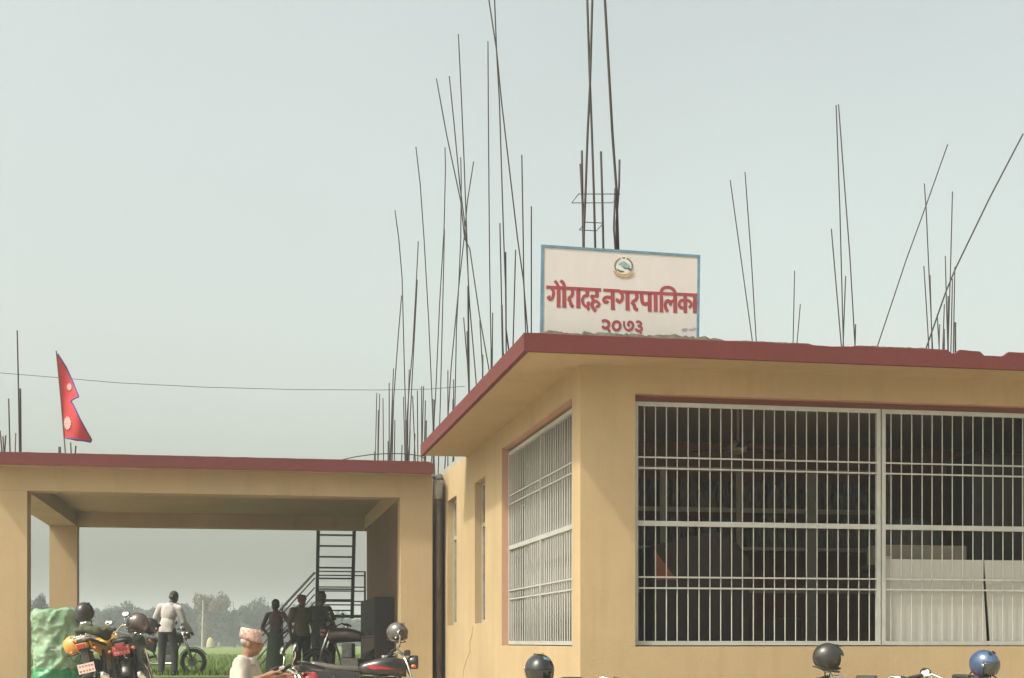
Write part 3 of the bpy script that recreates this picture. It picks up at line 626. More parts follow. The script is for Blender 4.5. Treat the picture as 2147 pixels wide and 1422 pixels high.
letters = [
 [(za([(65, 213), (1490, 285)]), 76 * A)],
 [(za([(200, 235), (250, 320), (248, 420), (220, 500), (170, 530), (125, 500), (125, 455)]), 68 * A), (za([(120, 470), (175, 475)]), 80 * A), (za([(386, 240), (383, 728)]), 84 * A), (za([(335, 722), (440, 722)]), 26 * A)],
 [(za([(530, 235), (533, 735)]), 90 * A), (za([(480, 732), (588, 732)]), 26 * A), (za([(285, 50), (345, 120), (392, 235)]), 66 * A), (za([(430, 45), (505, 105), (545, 225)]), 74 * A)],
 [(za([(725, 262), (748, 340), (730, 430), (640, 512)]), 74 * A), (za([(635, 500), (685, 585), (715, 680), (770, 722)]), 76 * A)],
 [(za([(893, 262), (897, 748)]), 90 * A), (za([(848, 745), (950, 745)]), 26 * A)],
 [(za([(1130, 280), (1128, 450)]), 84 * A), (za([(1150, 440), (1060, 440), (1008, 520), (1012, 610), (1060, 690), (1125, 730), (1175, 800)]), 66 * A), (za([(1140, 590), (1160, 650), (1130, 730)]), 78 * A)],
 [(za([(1380, 295), (1378, 465)]), 82 * A), (za([(1415, 452), (1300, 450), (1245, 440), (1255, 500), (1330, 585)]), 64 * A), (za([(1330, 570), (1265, 610), (1262, 700), (1290, 770), (1350, 835)]), 78 * A), (za([(1275, 600), (1350, 575), (1420, 615), (1435, 670), (1390, 720), (1350, 705)]), 62 * A)],
 [(za([(1545, 290), (1978, 312)]), 72 * A), (zb_([(0, 290), (1805, 372)]), 62 * B)],
 [(za([(1785, 315), (1790, 790)]), 88 * A), (za([(1740, 788), (1850, 788)]), 26 * A), (za([(1745, 490), (1640, 470), (1565, 515), (1570, 585), (1630, 605), (1665, 565)]), 74 * A)],
 [(za([(1985, 330), (2040, 430), (2030, 530), (1960, 600), (1905, 560), (1912, 505)]), 72 * A), (zb_([(170, 320), (172, 712)]), 80 * B), (zb_([(125, 708), (222, 712)]), 24 * B)],
 [(zb_([(370, 335), (388, 410), (358, 480), (275, 530)]), 70 * B), (zb_([(268, 520), (325, 610), (350, 685), (412, 708)]), 70 * B)],
 [(zb_([(495, 340), (500, 470), (525, 555), (585, 575), (660, 555)]), 72 * B), (zb_([(680, 340), (680, 742)]), 78 * B), (zb_([(640, 738), (725, 742)]), 24 * B)],
 [(zb_([(815, 345), (818, 740)]), 78 * B), (zb_([(775, 738), (862, 742)]), 24 * B)],
 [(zb_([(948, 400), (950, 756)]), 72 * B), (zb_([(905, 750), (992, 756)]), 24 * B), (zb_([(952, 420), (942, 300), (985, 220), (1080, 190), (1180, 212), (1250, 275), (1268, 360)]), 62 * B)],
 [(zb_([(1265, 345), (1265, 768)]), 78 * B), (zb_([(1220, 764), (1312, 768)]), 24 * B), (zb_([(1245, 500), (1185, 520), (1150, 615)]), 58 * B), (zb_([(1160, 570), (1115, 500), (1060, 525), (1038, 600), (1058, 690), (1100, 748)]), 64 * B)],
 [(zb_([(1495, 375), (1498, 768)]), 72 * B), (zb_([(1455, 764), (1540, 768)]), 24 * B), (zb_([(1485, 490), (1405, 495), (1360, 560), (1375, 640), (1450, 668)]), 60 * B), (zb_([(1505, 500), (1580, 498), (1632, 560), (1620, 620), (1575, 655)]), 54 * B)],
 [(zb_([(1715, 378), (1715, 770)]), 76 * B), (zb_([(1675, 768), (1758, 770)]), 24 * B)],
 [(za([(1505, 1100), (1590, 1078), (1675, 1115), (1688, 1200), (1640, 1265), (1560, 1265), (1525, 1215)]), 66 * A), (za([(1620, 1245), (1670, 1300), (1720, 1370)]), 56 * A)],
 [(za([(1890 + 95 * math.cos(a), 1215 + 112 * math.sin(a)) for a in [math.pi * 2 * i / 12 for i in range(13)]]), 62 * A)],
 [(zb_([(90, 965), (92, 1060), (125, 1140), (190, 1182)]), 40 * B), (zb_([(215, 1085), (185, 1035), (215, 985), (275, 1000), (298, 1070), (270, 1145), (180, 1182)]), 52 * B)],
 [(zb_([(370, 995), (430, 978), (478, 1015), (455, 1065), (405, 1085)]), 50 * B), (zb_([(415, 1082), (485, 1110), (492, 1165), (430, 1195), (350, 1145)]), 50 * B), (zb_([(440, 1185), (490, 1250)]), 40 * B)],
]
for k, L in enumerate(letters): ribbon(L, .003 + .0003 * (k % 2), 'letter', 'signred', sg)
ribbon([(zb_([(1425, 1150), (1440, 1190), (1470, 1150), (1480, 1195), (1510, 1155), (1535, 1185)]), 18 * B), (zb_([(1590, 1150), (1610, 1180), (1640, 1145), (1670, 1175), (1700, 1140)]), 15 * B), (zb_([(1690, 1110), (1730, 1150), (1780, 1110), (1750, 1210)]), 12 * B), (zb_([(1430, 1145), (1560, 1140)]), 10 * B)], .003, 'signature', 'ink', sg)
# emblem
def zc(pts): return [(1275 + a * .0422, 530 + b_ * .0422) for a, b_ in pts]
def epoly(pts, d, name, m, parent):
    q = [onY(a, b_, YS - d) for a, b_ in zc(pts)]; return MB().prism(q, (0, .0008, 0)).build(name, m, parent)
em = epoly([(770 + 440 * math.cos(a), 660 + 410 * math.sin(a)) for a in [i * math.pi / 16 for i in range(32)]], .0030, 'emblem', 'embwhite', sg)
def esub(*a):
    o = epoly(*a, None); o.parent = em; return o
def rel(o): o.location = (0, 0, 0); return o
esub([(480, 560), (640, 480), (760, 410), (860, 450), (960, 540), (1110, 640), (1060, 740), (900, 760), (760, 700), (620, 640)], .0042, 'mountain', 'embblue')
esub([(680, 690), (800, 730), (900, 770), (1060, 740), (1130, 800), (1090, 900), (960, 820), (820, 800)], .0052, 'hill', 'embgreen')
esub([(450, 760), (560, 860), (700, 900), (800, 915), (780, 960), (620, 980), (480, 900)], .0052, 'hill', 'embgreen')
for i in range(26):
    a = R(-215 + i * 250 / 25) ; r1, r2 = 395, 470; aa = R(4.4)
    if i in (11, 14): continue
    esub([(770 + r1 * math.cos(a - aa), 660 + r1 * .93 * math.sin(a - aa)), (770 + r2 * math.cos(a - aa * .8), 660 + r2 * .93 * math.sin(a - aa * .8)), (770 + r2 * math.cos(a + aa * .8), 660 + r2 * .93 * math.sin(a + aa * .8)), (770 + r1 * math.cos(a + aa), 660 + r1 * .93 * math.sin(a + aa))], .0062, 'wreath_flower', 'embgrey')
esub([(240, 920), (300, 900), (420, 1000), (600, 1060), (800, 1090), (1000, 1070), (1180, 1020), (1300, 980), (1350, 1020), (1230, 1120), (1050, 1210), (820, 1250), (580, 1210), (380, 1110)], .0072, 'scroll', 'embgold')

# ------------------------------------------------------------------ flag
YF = 23.4
fl = thing('flag', 'crimson double pennant flag with blue border on a thin pole over the porch', 'flag', (-2.9, YF, 4.15), world=True)
MB().tube([onY(118, 736, YF), onY(128, 840, YF), onY(137, 950, YF)], .011, 8).build('pole', 'pole', fl)
def fp(px, py, d=0):
    q = onY(px, py, YF); s = max(0, (px - (119 + (py - 738) * .088))) / 60.0
    return q + Vector((0, .10 * math.sin(s * 3.2 + (py - 738) * .022) * min(1, s * 1.6) - d, 0))
red_r = [(742, 121), (769, 138), (800, 152), (834, 166), (838, 153), (842, 149), (850, 154), (879, 168), (905, 182), (921, 191), (926, 189)]
def right(y):
    for (a, xa), (b_, xb) in zip(red_r, red_r[1:]):
        if a <= y <= b_: return xa + (xb - xa) * (y - a) / (b_ - a)
    return 189
mb = MB(); ys_ = [742 + i * 4 for i in range(47)]; rows = []
for y in ys_:
    l = 119.5 + (y - 738) * .088; r_ = right(y)
    if y > 919: l = l + (y - 919) * 3.6
    rows.append([fp(l + (r_ - l) * k / 10, y) for k in range(11)])
n = 11; vv = [p for g in rows for p in g] + [p + Vector((0, .004, 0)) for g in rows for p in g]; N = len(rows) * n
ff = [(i * n + k, i * n + k + 1, (i + 1) * n + k + 1, (i + 1) * n + k) for i in range(len(rows) - 1) for k in range(n - 1)]
mb.add(vv, ff + [tuple(N + i for i in reversed(f)) for f in ff]); mb.build('cloth', 'flagred', fl, True, fix=False)
outl = [(121, 742)] + [(x, y) for y, x in red_r[1:]] + [(165, 923), (138, 919)]
pts = []
for (a, b_), (c, d_) in zip(outl, outl[1:]):
    for k in range(6): pts.append((a + (c - a) * k / 6, b_ + (d_ - b_) * k / 6))
pts.append(outl[-1]); MB().tube([fp(*p) for p in pts], .0125, 6).build('border', 'flagblue', fl, True)
def fpoly(pts, name):
    a = [fp(x, y, .012) for x, y in pts]; c = Vector((0, 0, 0))
    for p in a: c += p / len(a)
    m2 = MB(); k = len(a); m2.add(a + [c] + [p + Vector((0, .024, 0)) for p in a], [(i, (i + 1) % k, k) for i in range(k)] + [(k + 1 + i, k + 1 + (i + 1) % k, (i + 1) % k, i) for i in range(k)]); m2.build(name, 'flagwhite', fl)
fpoly([(145 + 6 * math.cos(t) * (1.0 if i % 2 else .7), 811 + 8.5 * math.sin(t) * (1.0 if i % 2 else .8)) for i, t in enumerate([j * math.pi / 10 for j in range(20)])], 'moon')
fpoly([(142 + 9 * math.cos(t) * (1.0 if i % 2 else .75), 888 + 15.5 * math.sin(t) * (1.0 if i % 2 else .75)) for i, t in enumerate([j * math.pi / 12 for j in range(24)])], 'sun_disc')

# ------------------------------------------------------------------ helmets
def helmet(label, loc, rz, tilt, shell, visor=True, full=True, sc=1.0, decal=None):
    t = thing('helmet', label, 'helmet', loc, rz, 'crash helmets left on the motorcycles')
    t.rotation_euler = (tilt[0], tilt[1], rz); t.scale = (sc, sc, sc)
    rx, ry, rz_ = .150, .122, .138; n, m = 36, 22; mb = MB(); vs_ = []; fs = []
    def pt(a, th, k=1.0):
        x, y, z = rx * math.sin(th) * math.cos(a), ry * math.sin(th) * math.sin(a), rz_ * math.cos(th)
        if z < -.06: s_ = 1 - .10 * (-.06 - z) / .07; x, y = x * s_ * 1.04, y * s_ * 1.04
        if full and x > 0 and z < -.03: x *= 1.10                       # chin bar
        return Vector((x * k, y * k, max(z, -.122) * k))
    for j in range(m + 1):
        for k in range(n): vs_.append(pt(2 * math.pi * k / n, math.pi * (j + .02) / (m + 1.6)))
    for j in range(m):
        for k in range(n):
            a = 2 * math.pi * (k + .5) / n; a = (a + math.pi) % (2 * math.pi) - math.pi; z = rz_ * math.cos(math.pi * (j + .5) / (m + 1.6))
            hole = abs(a) < R(62) and (-.075 if full else -.2) < z < .045
            if not hole: fs.append((j * n + k, (j + 1) * n + k, (j + 1) * n + (k + 1) % n, j * n + (k + 1) % n))
    mb.add(vs_, fs); sh = mb.build('shell', shell, t, True, fix=False)
    so = sh.modifiers.new('thick', 'SOLIDIFY'); so.thickness = .008; so.offset = -1
    li = MB(); li.ell((-.012, 0, -.012), (rx * .90, ry * .92, rz_ * .86), 20, 12); li.build('lining', 'lining', t, True)
    if visor:
        mb = MB(); g = []; na, nz = 16, 6
        for j in range(nz + 1):
            th = math.acos(max(-1, min(1, (.055 - .125 * j / nz) / rz_)))
            for k in range(na + 1):
                a = R(-66) + R(132) * k / na; g.append(pt(a, th, 1.02 if not (full and False) else 1.05))
        mb.add(g, [(j * (na + 1) + k, (j + 1) * (na + 1) + k, (j + 1) * (na + 1) + k + 1, j * (na + 1) + k + 1) for j in range(nz) for k in range(na)])
        v = mb.build('visor', 'visor', t, True, fix=False); v.modifiers.new('thick', 'SOLIDIFY').thickness = .003
        for s_ in (-1, 1):
            p = pt(R(68) * s_, R(82), 1.02); MB().ell(p, (.016, .007, .016), 12, 8).build('visor_pivot', 'chrome', t, True)
    if decal:
        for (a0, a1, t0, t1, m_) in decal:
            mb = MB(); g = [pt(R(a0 + (a1 - a0) * i / 8), R(t0 + (t1 - t0) * j / 4 + 6 * i / 8), 1.006) for j in range(5) for i in range(9)]
            mb.add(g, [(j * 9 + i, (j + 1) * 9 + i, (j + 1) * 9 + i + 1, j * 9 + i + 1) for j in range(4) for i in range(8)]); mb.build('decal', m_, t, True, fix=False)
    tr = MB(); tr.tube([(1.02 * rx * .80 * math.cos(a) * (1.08 if math.cos(a) > 0 else 1), 1.02 * ry * .80 * math.sin(a), -.114 + .004 * math.cos(2 * a)) for a in [2 * math.pi * i / 28 for i in range(29)]], .006, 6); tr.build('rubber_trim', 'rubber', t, True)
    for s_ in (-1, 1): MB().box((.045, s_ * .03 - .012, .128), (.085, s_ * .03 + .012, .134), Matrix.Rotation(R(22), 3, 'Y')).build('vent', 'black', t, bevel=.002)
    mb = MB(); mb.tube([(.02, .10, -.115), (.03, .075, -.20), (.03, 0, -.235), (.03, -.075, -.20), (.02, -.10, -.115)], .006, 6); mb.build('chin_strap', 'black', t, True)
    return t

# ------------------------------------------------------------------ motorcycles (x forward, y left)
def motorcycle(label, loc, rz, paint_m, lean=0.0, steer=0.0, plate='plate', plate_z=.55, mirrors=(1, -1), mz=1.20, rack=False, seat_m='seat', accent=None):
    t = thing('motorcycle', label, 'motorcycle', loc, rz, 'parked motorcycles'); t.rotation_euler = (lean, 0, rz)
    RW = .30; fx, rxx = .66, -.62
    def wheel(nm, x, rot=0):
        tw = MB().torus((0, 0, 0), RW - .042, .042, 'y', 36, 10, 1.0).build('tyre', 'rubber', None, True)
        wo = MB(); wo.torus((0, 0, 0), RW - .082, .013, 'y', 32, 8, 1.5)
        for k in range(5):
            a = 2 * math.pi * k / 5; c, s_ = math.cos(a), math.sin(a); wo.tube([(.03 * c, 0, .03 * s_), (.12 * math.cos(a + .12), 0, .12 * math.sin(a + .12)), ((RW - .085) * c, 0, (RW - .085) * s_)], [.018, .013, .016], 6)
        wo.tube([(0, -.05, 0), (0, .05, 0)], .045, 14)
        w_ = wo.build(nm, 'black', t, True); w_.location = (x, 0, RW); w_.rotation_euler = (0, 0, rot); tw.parent = w_
        d_ = MB().tube([(0, -.062, 0), (0, -.058, 0)], .11, 20).build('brake_disc', 'engine', None); d_.parent = w_
        return w_
    wheel('front_wheel', fx, steer); wheel('rear_wheel', rxx)
    # fork and mudguard
    for s_ in (1, -1): MB().tube([(fx - .02, s_ * .085, RW), (.50, s_ * .085, .74), (.42, s_ * .085, .97)], [.024, .022, .018], 10).build('fork_leg', 'chrome', t, True)
    def guard(cx, a0, a1, wd, nm, m_):
        mb = MB(); g = []
        for i in range(13):
            a = R(a0 + (a1 - a0) * i / 12)
            for k in range(5): y = (k - 2) / 2; q = RW + .035 - .018 * y * y; g.append((cx + q * math.cos(a), y * wd, RW + q * math.sin(a)))
        mb.add(g, [(i * 5 + k, i * 5 + k + 1, (i + 1) * 5 + k + 1, (i + 1) * 5 + k) for i in range(12) for k in range(4)]); o = mb.build(nm, m_, t, True, fix=False); o.modifiers.new('t', 'SOLIDIFY').thickness = .006
    guard(fx, 30, 150, .062, 'front_mudguard', paint_m); guard(rxx, 20, 165, .075, 'rear_mudguard', 'black')
    # frame and engine
    fr = MB(); fr.tube([(.44, 0, .86), (.30, 0, .55), (.22, 0, .30), (-.10, 0, .27), (-.22, 0, .50), (-.18, 0, .74), (.40, 0, .84)], .022, 8)
    for s_ in (1, -1): fr.tube([(-.20, s_ * .09, .42), (rxx, s_ * .10, RW)], .022, 8); fr.tube([(-.18, s_ * .11, .74), (-.80, s_ * .10, .80)], .016, 8); fr.tube([(rxx + .02, s_ * .125, RW + .02), (-.48, s_ * .13, .72)], .028, 10)
    fr.build('frame', 'black', t, True)
    en = MB(); en.box((-.12, -.13, .26), (.20, .13, .44)); en.box((.02, -.09, .44), (.20, .09, .70))
    eo = en.build('engine', 'engine', t, bevel=.02)
    for k in range(6): f_ = MB().box((.0, -.105, .46 + k * .038), (.22, .105, .468 + k * .038)).build('cooling_fin', 'engine', None); f_.parent = eo
    MB().tube([(.20, -.08, .52), (.32, -.10, .42), (.24, -.13, .26), (-.20, -.14, .25), (-.45, -.16, .30), (-.88, -.17, .38)], [.02, .02, .022, .028, .045, .045], 12).build('exhaust', 'chrome', t, True)
    # tank
    mb = MB(); rings = []
    for i in range(13):
        u = i / 12; x = .44 - .60 * u; wd = .05 + .135 * math.sin(math.pi * min(1, .16 + u * .62)) * (1 - .42 * max(0, u - .6) / .4); zt = .90 + .085 * math.sin(math.pi * min(1, .15 + u * .75)) - .05 * u; zb2 = .70 + .03 * u
        rings.append([(x, wd * math.copysign(abs(math.cos(a)) ** .7, math.cos(a)), (zt + zb2) / 2 + (zt - zb2) / 2 * math.copysign(abs(math.sin(a)) ** .75, math.sin(a))) for a in [2 * math.pi * k / 20 for k in range(20)]])
    mb.loft(rings); tk = mb.build('fuel_tank', paint_m, t, True)
    c_ = MB().tube([(.16, 0, .965), (.16, 0, .992)], .04, 16).build('filler_cap', 'chrome', None); c_.parent = tk
    if accent:
        for s_ in (1, -1):
            q = MB().prism([(.30, s_ * .186, .80), (.02, s_ * .192, .86), (-.10, s_ * .172, .84), (.0, s_ * .190, .80)], (0, s_ * .004, 0)).build('stripe', accent, None); q.parent = tk
    # seat and tail
    mb = MB(); rings = []
    for i in range(11):
        u = i / 10; x = -.14 - .66 * u; wd = .10 + .035 * math.sin(math.pi * u); z = .79 + .05 * u + .03 * (u > .5) * (u - .5) * 2
        rings.append([(x, wd * math.cos(a), z + (.055 if math.sin(a) > 0 else .03) * math.copysign(abs(math.sin(a)) ** .6, math.sin(a))) for a in [2 * math.pi * k / 16 for k in range(16)]])
    mb.loft(rings); mb.build('seat', seat_m, t, True)
    for s_ in (1, -1):
        MB().prism([(-.20, s_ * .10, .50), (-.16, s_ * .11, .76), (-.86, s_ * .085, .86), (-.80, s_ * .09, .76), (-.45, s_ * .10, .62)], (0, s_ * .022, 0)).build('side_panel', paint_m, t, bevel=.006)
    MB().box((-.94, -.075, .775), (-.82, .075, .85)).build('tail_cowl', paint_m, t, bevel=.02)
    MB().box((-.965, -.055, .775), (-.942, .055, .835)).build('tail_light', 'tail', t, bevel=.008)
    MB().tube([(-.62, .13, .82), (-.86, .12, .90), (-.96, .07, .91), (-.96, -.07, .91), (-.86, -.12, .90), (-.62, -.13, .82)], .012, 8).build('grab_rail', 'chrome' if rack else 'black', t, True)
    pz = plate_z
    MB().prism([(-.90, -.05, pz), (-.90, .05, pz), (-.86, .05, .78), (-.86, -.05, .78)], (.01, 0, 0)).build('plate_bracket', 'black', t)
    pl_ = MB().box((-.925, -.115, pz - .06), (-.917, .115, pz + .07)).build('number_plate', plate, t, bevel=.003)
    sm = MB(); rr = random.Random(int(abs(loc[0]) * 1000))
    for row in (0, 1):
        for k in range(5): y = .085 - k * .042; z = pz + .035 - row * .062; sm.box((-.928, y - .012, z - .016 + rr.uniform(0, .01)), (-.9265, y - .004, z + .014)); sm.box((-.9282, y - .014, z + rr.uniform(-.012, .008)), (-.9267, y + .012, z + .010))
    so = sm.build('plate_marks', 'platered' if plate == 'plate' else 'plate', None); so.parent = pl_
    for s_ in (1, -1):
        MB().tube([(-.86, s_ * .05, .74), (-.87, s_ * .14, .75)], .008, 6).build('indicator_stalk', 'black', t); MB().ell((-.875, s_ * .16, .75), (.035, .028, .024), 12, 8).build('indicator', 'orange', t, True)
        MB().tube([(.50, s_ * .08, .84), (.52, s_ * .15, .84)], .008, 6).build('indicator_stalk', 'black', t); MB().ell((.53, s_ * .17, .84), (.035, .028, .024), 12, 8).build('indicator', 'orange', t, True)
    # headlight, bars, mirrors
    hl = MB().tube([(.46, 0, .90), (.50, 0, .90), (.58, 0, .90), (.60, 0, .90)], [.05, .09, .095, .088], 20).build('headlight', paint_m, t, True); le = MB().ell((.60, 0, .90), (.016, .084, .084), 18, 10).build('lens', 'lens', None, True); le.parent = hl
    MB().box((.42, -.09, .985), (.50, .09, 1.06)).build('instrument_cluster', 'black', t, bevel=.02)
    hb = MB().tube([(.26, .37, 1.03), (.33, .22, 1.055), (.41, .10, .99), (.42, 0, .985), (.41, -.10, .99), (.33, -.22, 1.055), (.26, -.37, 1.03)], .012, 8).build('handlebar', 'chrome', t, True)
    for s_ in (1, -1):
        g = MB().tube([(.235, s_ * .405, 1.02), (.29, s_ * .30, 1.046)], .019, 10).build('grip', 'rubber', None, True); g.parent = hb
        g = MB().tube([(.335, s_ * .24, 1.045), (.345, s_ * .31, 1.04), (.30, s_ * .41, 1.015)], .007, 6).build('lever', 'chrome', None, True); g.parent = hb
    for s_ in mirrors:
        q = MB().tube([(.33, s_ * .22, 1.05), (.35, s_ * .27, mz - .08), (.345, s_ * .30, mz - .03)], .0065, 6).build('mirror_stalk', 'chrome', t, True)
        e = MB().ell((.345, s_ * .31, mz), (.022, .062, .045), 16, 10).build('mirror', 'black', t, True); e2 = MB().ell((.330, s_ * .31, mz), (.010, .055, .039), 16, 10, Matrix.Rotation(R(14), 3, 'Y')).build('mirror_glass', 'mirror', None, True); e2.parent = e
    MB().tube([(-.05, .12, .28), (-.16, .26, .01)], .011, 6).build('side_stand', 'black', t)
    if rack:
        rk = MB()
        for y in (-.11, -.04, .04, .11): rk.tube([(-.55, y, .93), (-.98, y, .95)], .008, 6)
        for x in (-.57, -.77, -.97): rk.tube([(x, -.12, .935), (x, .12, .935)], .008, 6)
        rk.build('carrier_rack', 'chrome', t, True)
    return t
def stand(px, py, d, rz, local):                          # ground point so that a bike's local point shows at that place
    p = at(px, py, d); q = Matrix.Rotation(rz, 3, 'Z') @ Vector(local); x, y = p.x - q.x, p.y - q.y
    return (x, y, gz(x, y))
AW = R(90) - YAW                                          # heading straight away from the camera
porchz = .62
b1 = motorcycle('yellow motorcycle seen from behind, leaning beside the green wrapped load', stand(199, 1403, 19.3, AW - R(2), (-.92, 0, .5)), AW - R(2), 'yellow', lean=R(-13), plate='plate', plate_z=.50, rack=True)
b2 = motorcycle('dark green motorcycle with red number plate seen from behind, next to the yellow one', stand(276, 1350, 19.6, AW + R(5), (-.92, 0, .8)), AW + R(5), 'bikegreen', lean=R(-11), plate='platered', plate_z=.74, mirrors=(1,))
p3 = at(405, 1391, 32.2) - RT * .66
b3 = motorcycle('black motorcycle seen from the side, held by the man in the grey shirt', (p3.x, p3.y, gz(p3.x, p3.y)), -YAW + R(2), 'bikeblack', steer=R(-6), mz=1.16)
hd = -YAW + R(20)
b4 = motorcycle('red motorcycle in front of the old man with the patterned cap', stand(612, 1385, 14.0, hd, (.36, 0, 1.03)), hd, 'bikered', lean=R(-3), mz=1.22)
hd5 = -YAW + R(8)
b5 = motorcycle('shiny black motorcycle with red stripes parked at the porch column', stand(833, 1335, 19.2, hd5, (.345, .31, 1.15)), hd5, 'bikeblack', lean=R(-4), accent='bikered', mz=1.28, seat_m='bikegrey')
hd6 = -YAW + R(165)
b6 = motorcycle('dull brown motorcycle standing in the shade under the porch', (at(742, 1400, 24.6).x, at(742, 1400, 24.6).y, porchz), hd6, 'bikebrown', lean=R(3), seat_m='bikebrown')
hd7 = -YAW + R(200)
b7 = motorcycle('motorcycle below the side window, only the helmet on it shows', stand(1131, 1410, 11.6, R(95), (.345, .31, 1.1)), R(95), 'bikeblack', mz=1.05, mirrors=(1,))
b8 = motorcycle('motorcycle below the front window under the dark grey helmet', stand(1736, 1395, 12.3, R(60), (.345, .31, 1.1)), R(60), 'bikegrey', mz=1.13, mirrors=(1,))
b9 = motorcycle('motorcycle under the blue helmet at the right edge', stand(2064, 1404, 12.4, R(25), (.345, -.31, 1.1)), R(25), 'bikered', mz=1.07)

helmet('dark plum helmet on the yellow motorcycle in front of the porch column', at(177, 1284, 20.3), R(70), (0, R(4), 0), 'hplum', sc=1.03)
helmet('orange helmet hanging at the left side of the yellow motorcycle', at(153, 1354, 19.7), R(140), (R(-8), R(20), 0), 'horange', visor=False, full=False, sc=1.0)
helmet('maroon brown helmet with visor on the dark green motorcycle', at(289, 1306, 20.3), R(160), (R(10), R(-12), 0), 'hred', sc=1.05)
helmet('black helmet hanging on the far handlebar beside the man in the grey shirt', at(315, 1313, 20.8), R(30), (R(20), R(20), 0), 'hplum', sc=.85)
helmet('shiny grey round helmet on the mirror beside the porch column', at(833, 1326, 19.2), R(-30), (R(5), R(10), 0), 'hgrey', sc=.98)
helmet('glossy black helmet below the side window', at(1131, 1406, 11.55), R(85), (0, R(3), 0), 'hblack', sc=.98, decal=[(195, 240, 38, 52, 'signblue')])
helmet('dark grey helmet facing right below the front window', at(1737, 1379, 12.25), R(-8), (R(4), R(12), 0), 'hmatte', sc=.90, visor=False)
helmet('metallic blue helmet with dark visor at the right edge', at(2064, 1393, 12.35), R(-62), (R(8), R(14), 0), 'hblue', sc=.90, full=False)

# cloth and luggage on the motorcycles
gc = MB(); rr_ = []
for k in range(9):
    u = k / 8; p = at(843 - 16 * u + 2 * math.sin(u * 7), 1386 + 44 * u, 18.98); wd = .035 + .012 * math.sin(u * 5); rr_.append([p + Vector((-wd, 0, 0)), p + Vector((0, -.012 - .006 * math.sin(u * 9), 0)), p + Vector((wd, 0, .01)), p + Vector((0, .008, 0))])
gc.loft(rr_); tag(gc.build('cloth_strip', 'tarpd', None, True), 'bright green cloth strip hanging from the black motorcycle handlebar', 'cloth')
lg = MB(); c0 = at(196, 1322, 19.75); rl = random.Random(2)
for k in range(9): lg.ell(c0 + Vector((rl.uniform(-.17, .17), rl.uniform(-.1, .1), rl.uniform(-.07, .06))), (rl.uniform(.07, .12), .09, rl.uniform(.045, .08)), 12, 8)
lg.v = [tuple(Vector(p) + Vector((noise.noise(Vector(p) * 16), 0, noise.noise(Vector(p) * 16 + Vector((4, 0, 0))))) * .03) for p in lg.v]
tag(lg.blob('luggage_bundle', 'bundle', None, .012, 2), 'brown and green bundle of bags tied on the yellow motorcycle', 'bundle')

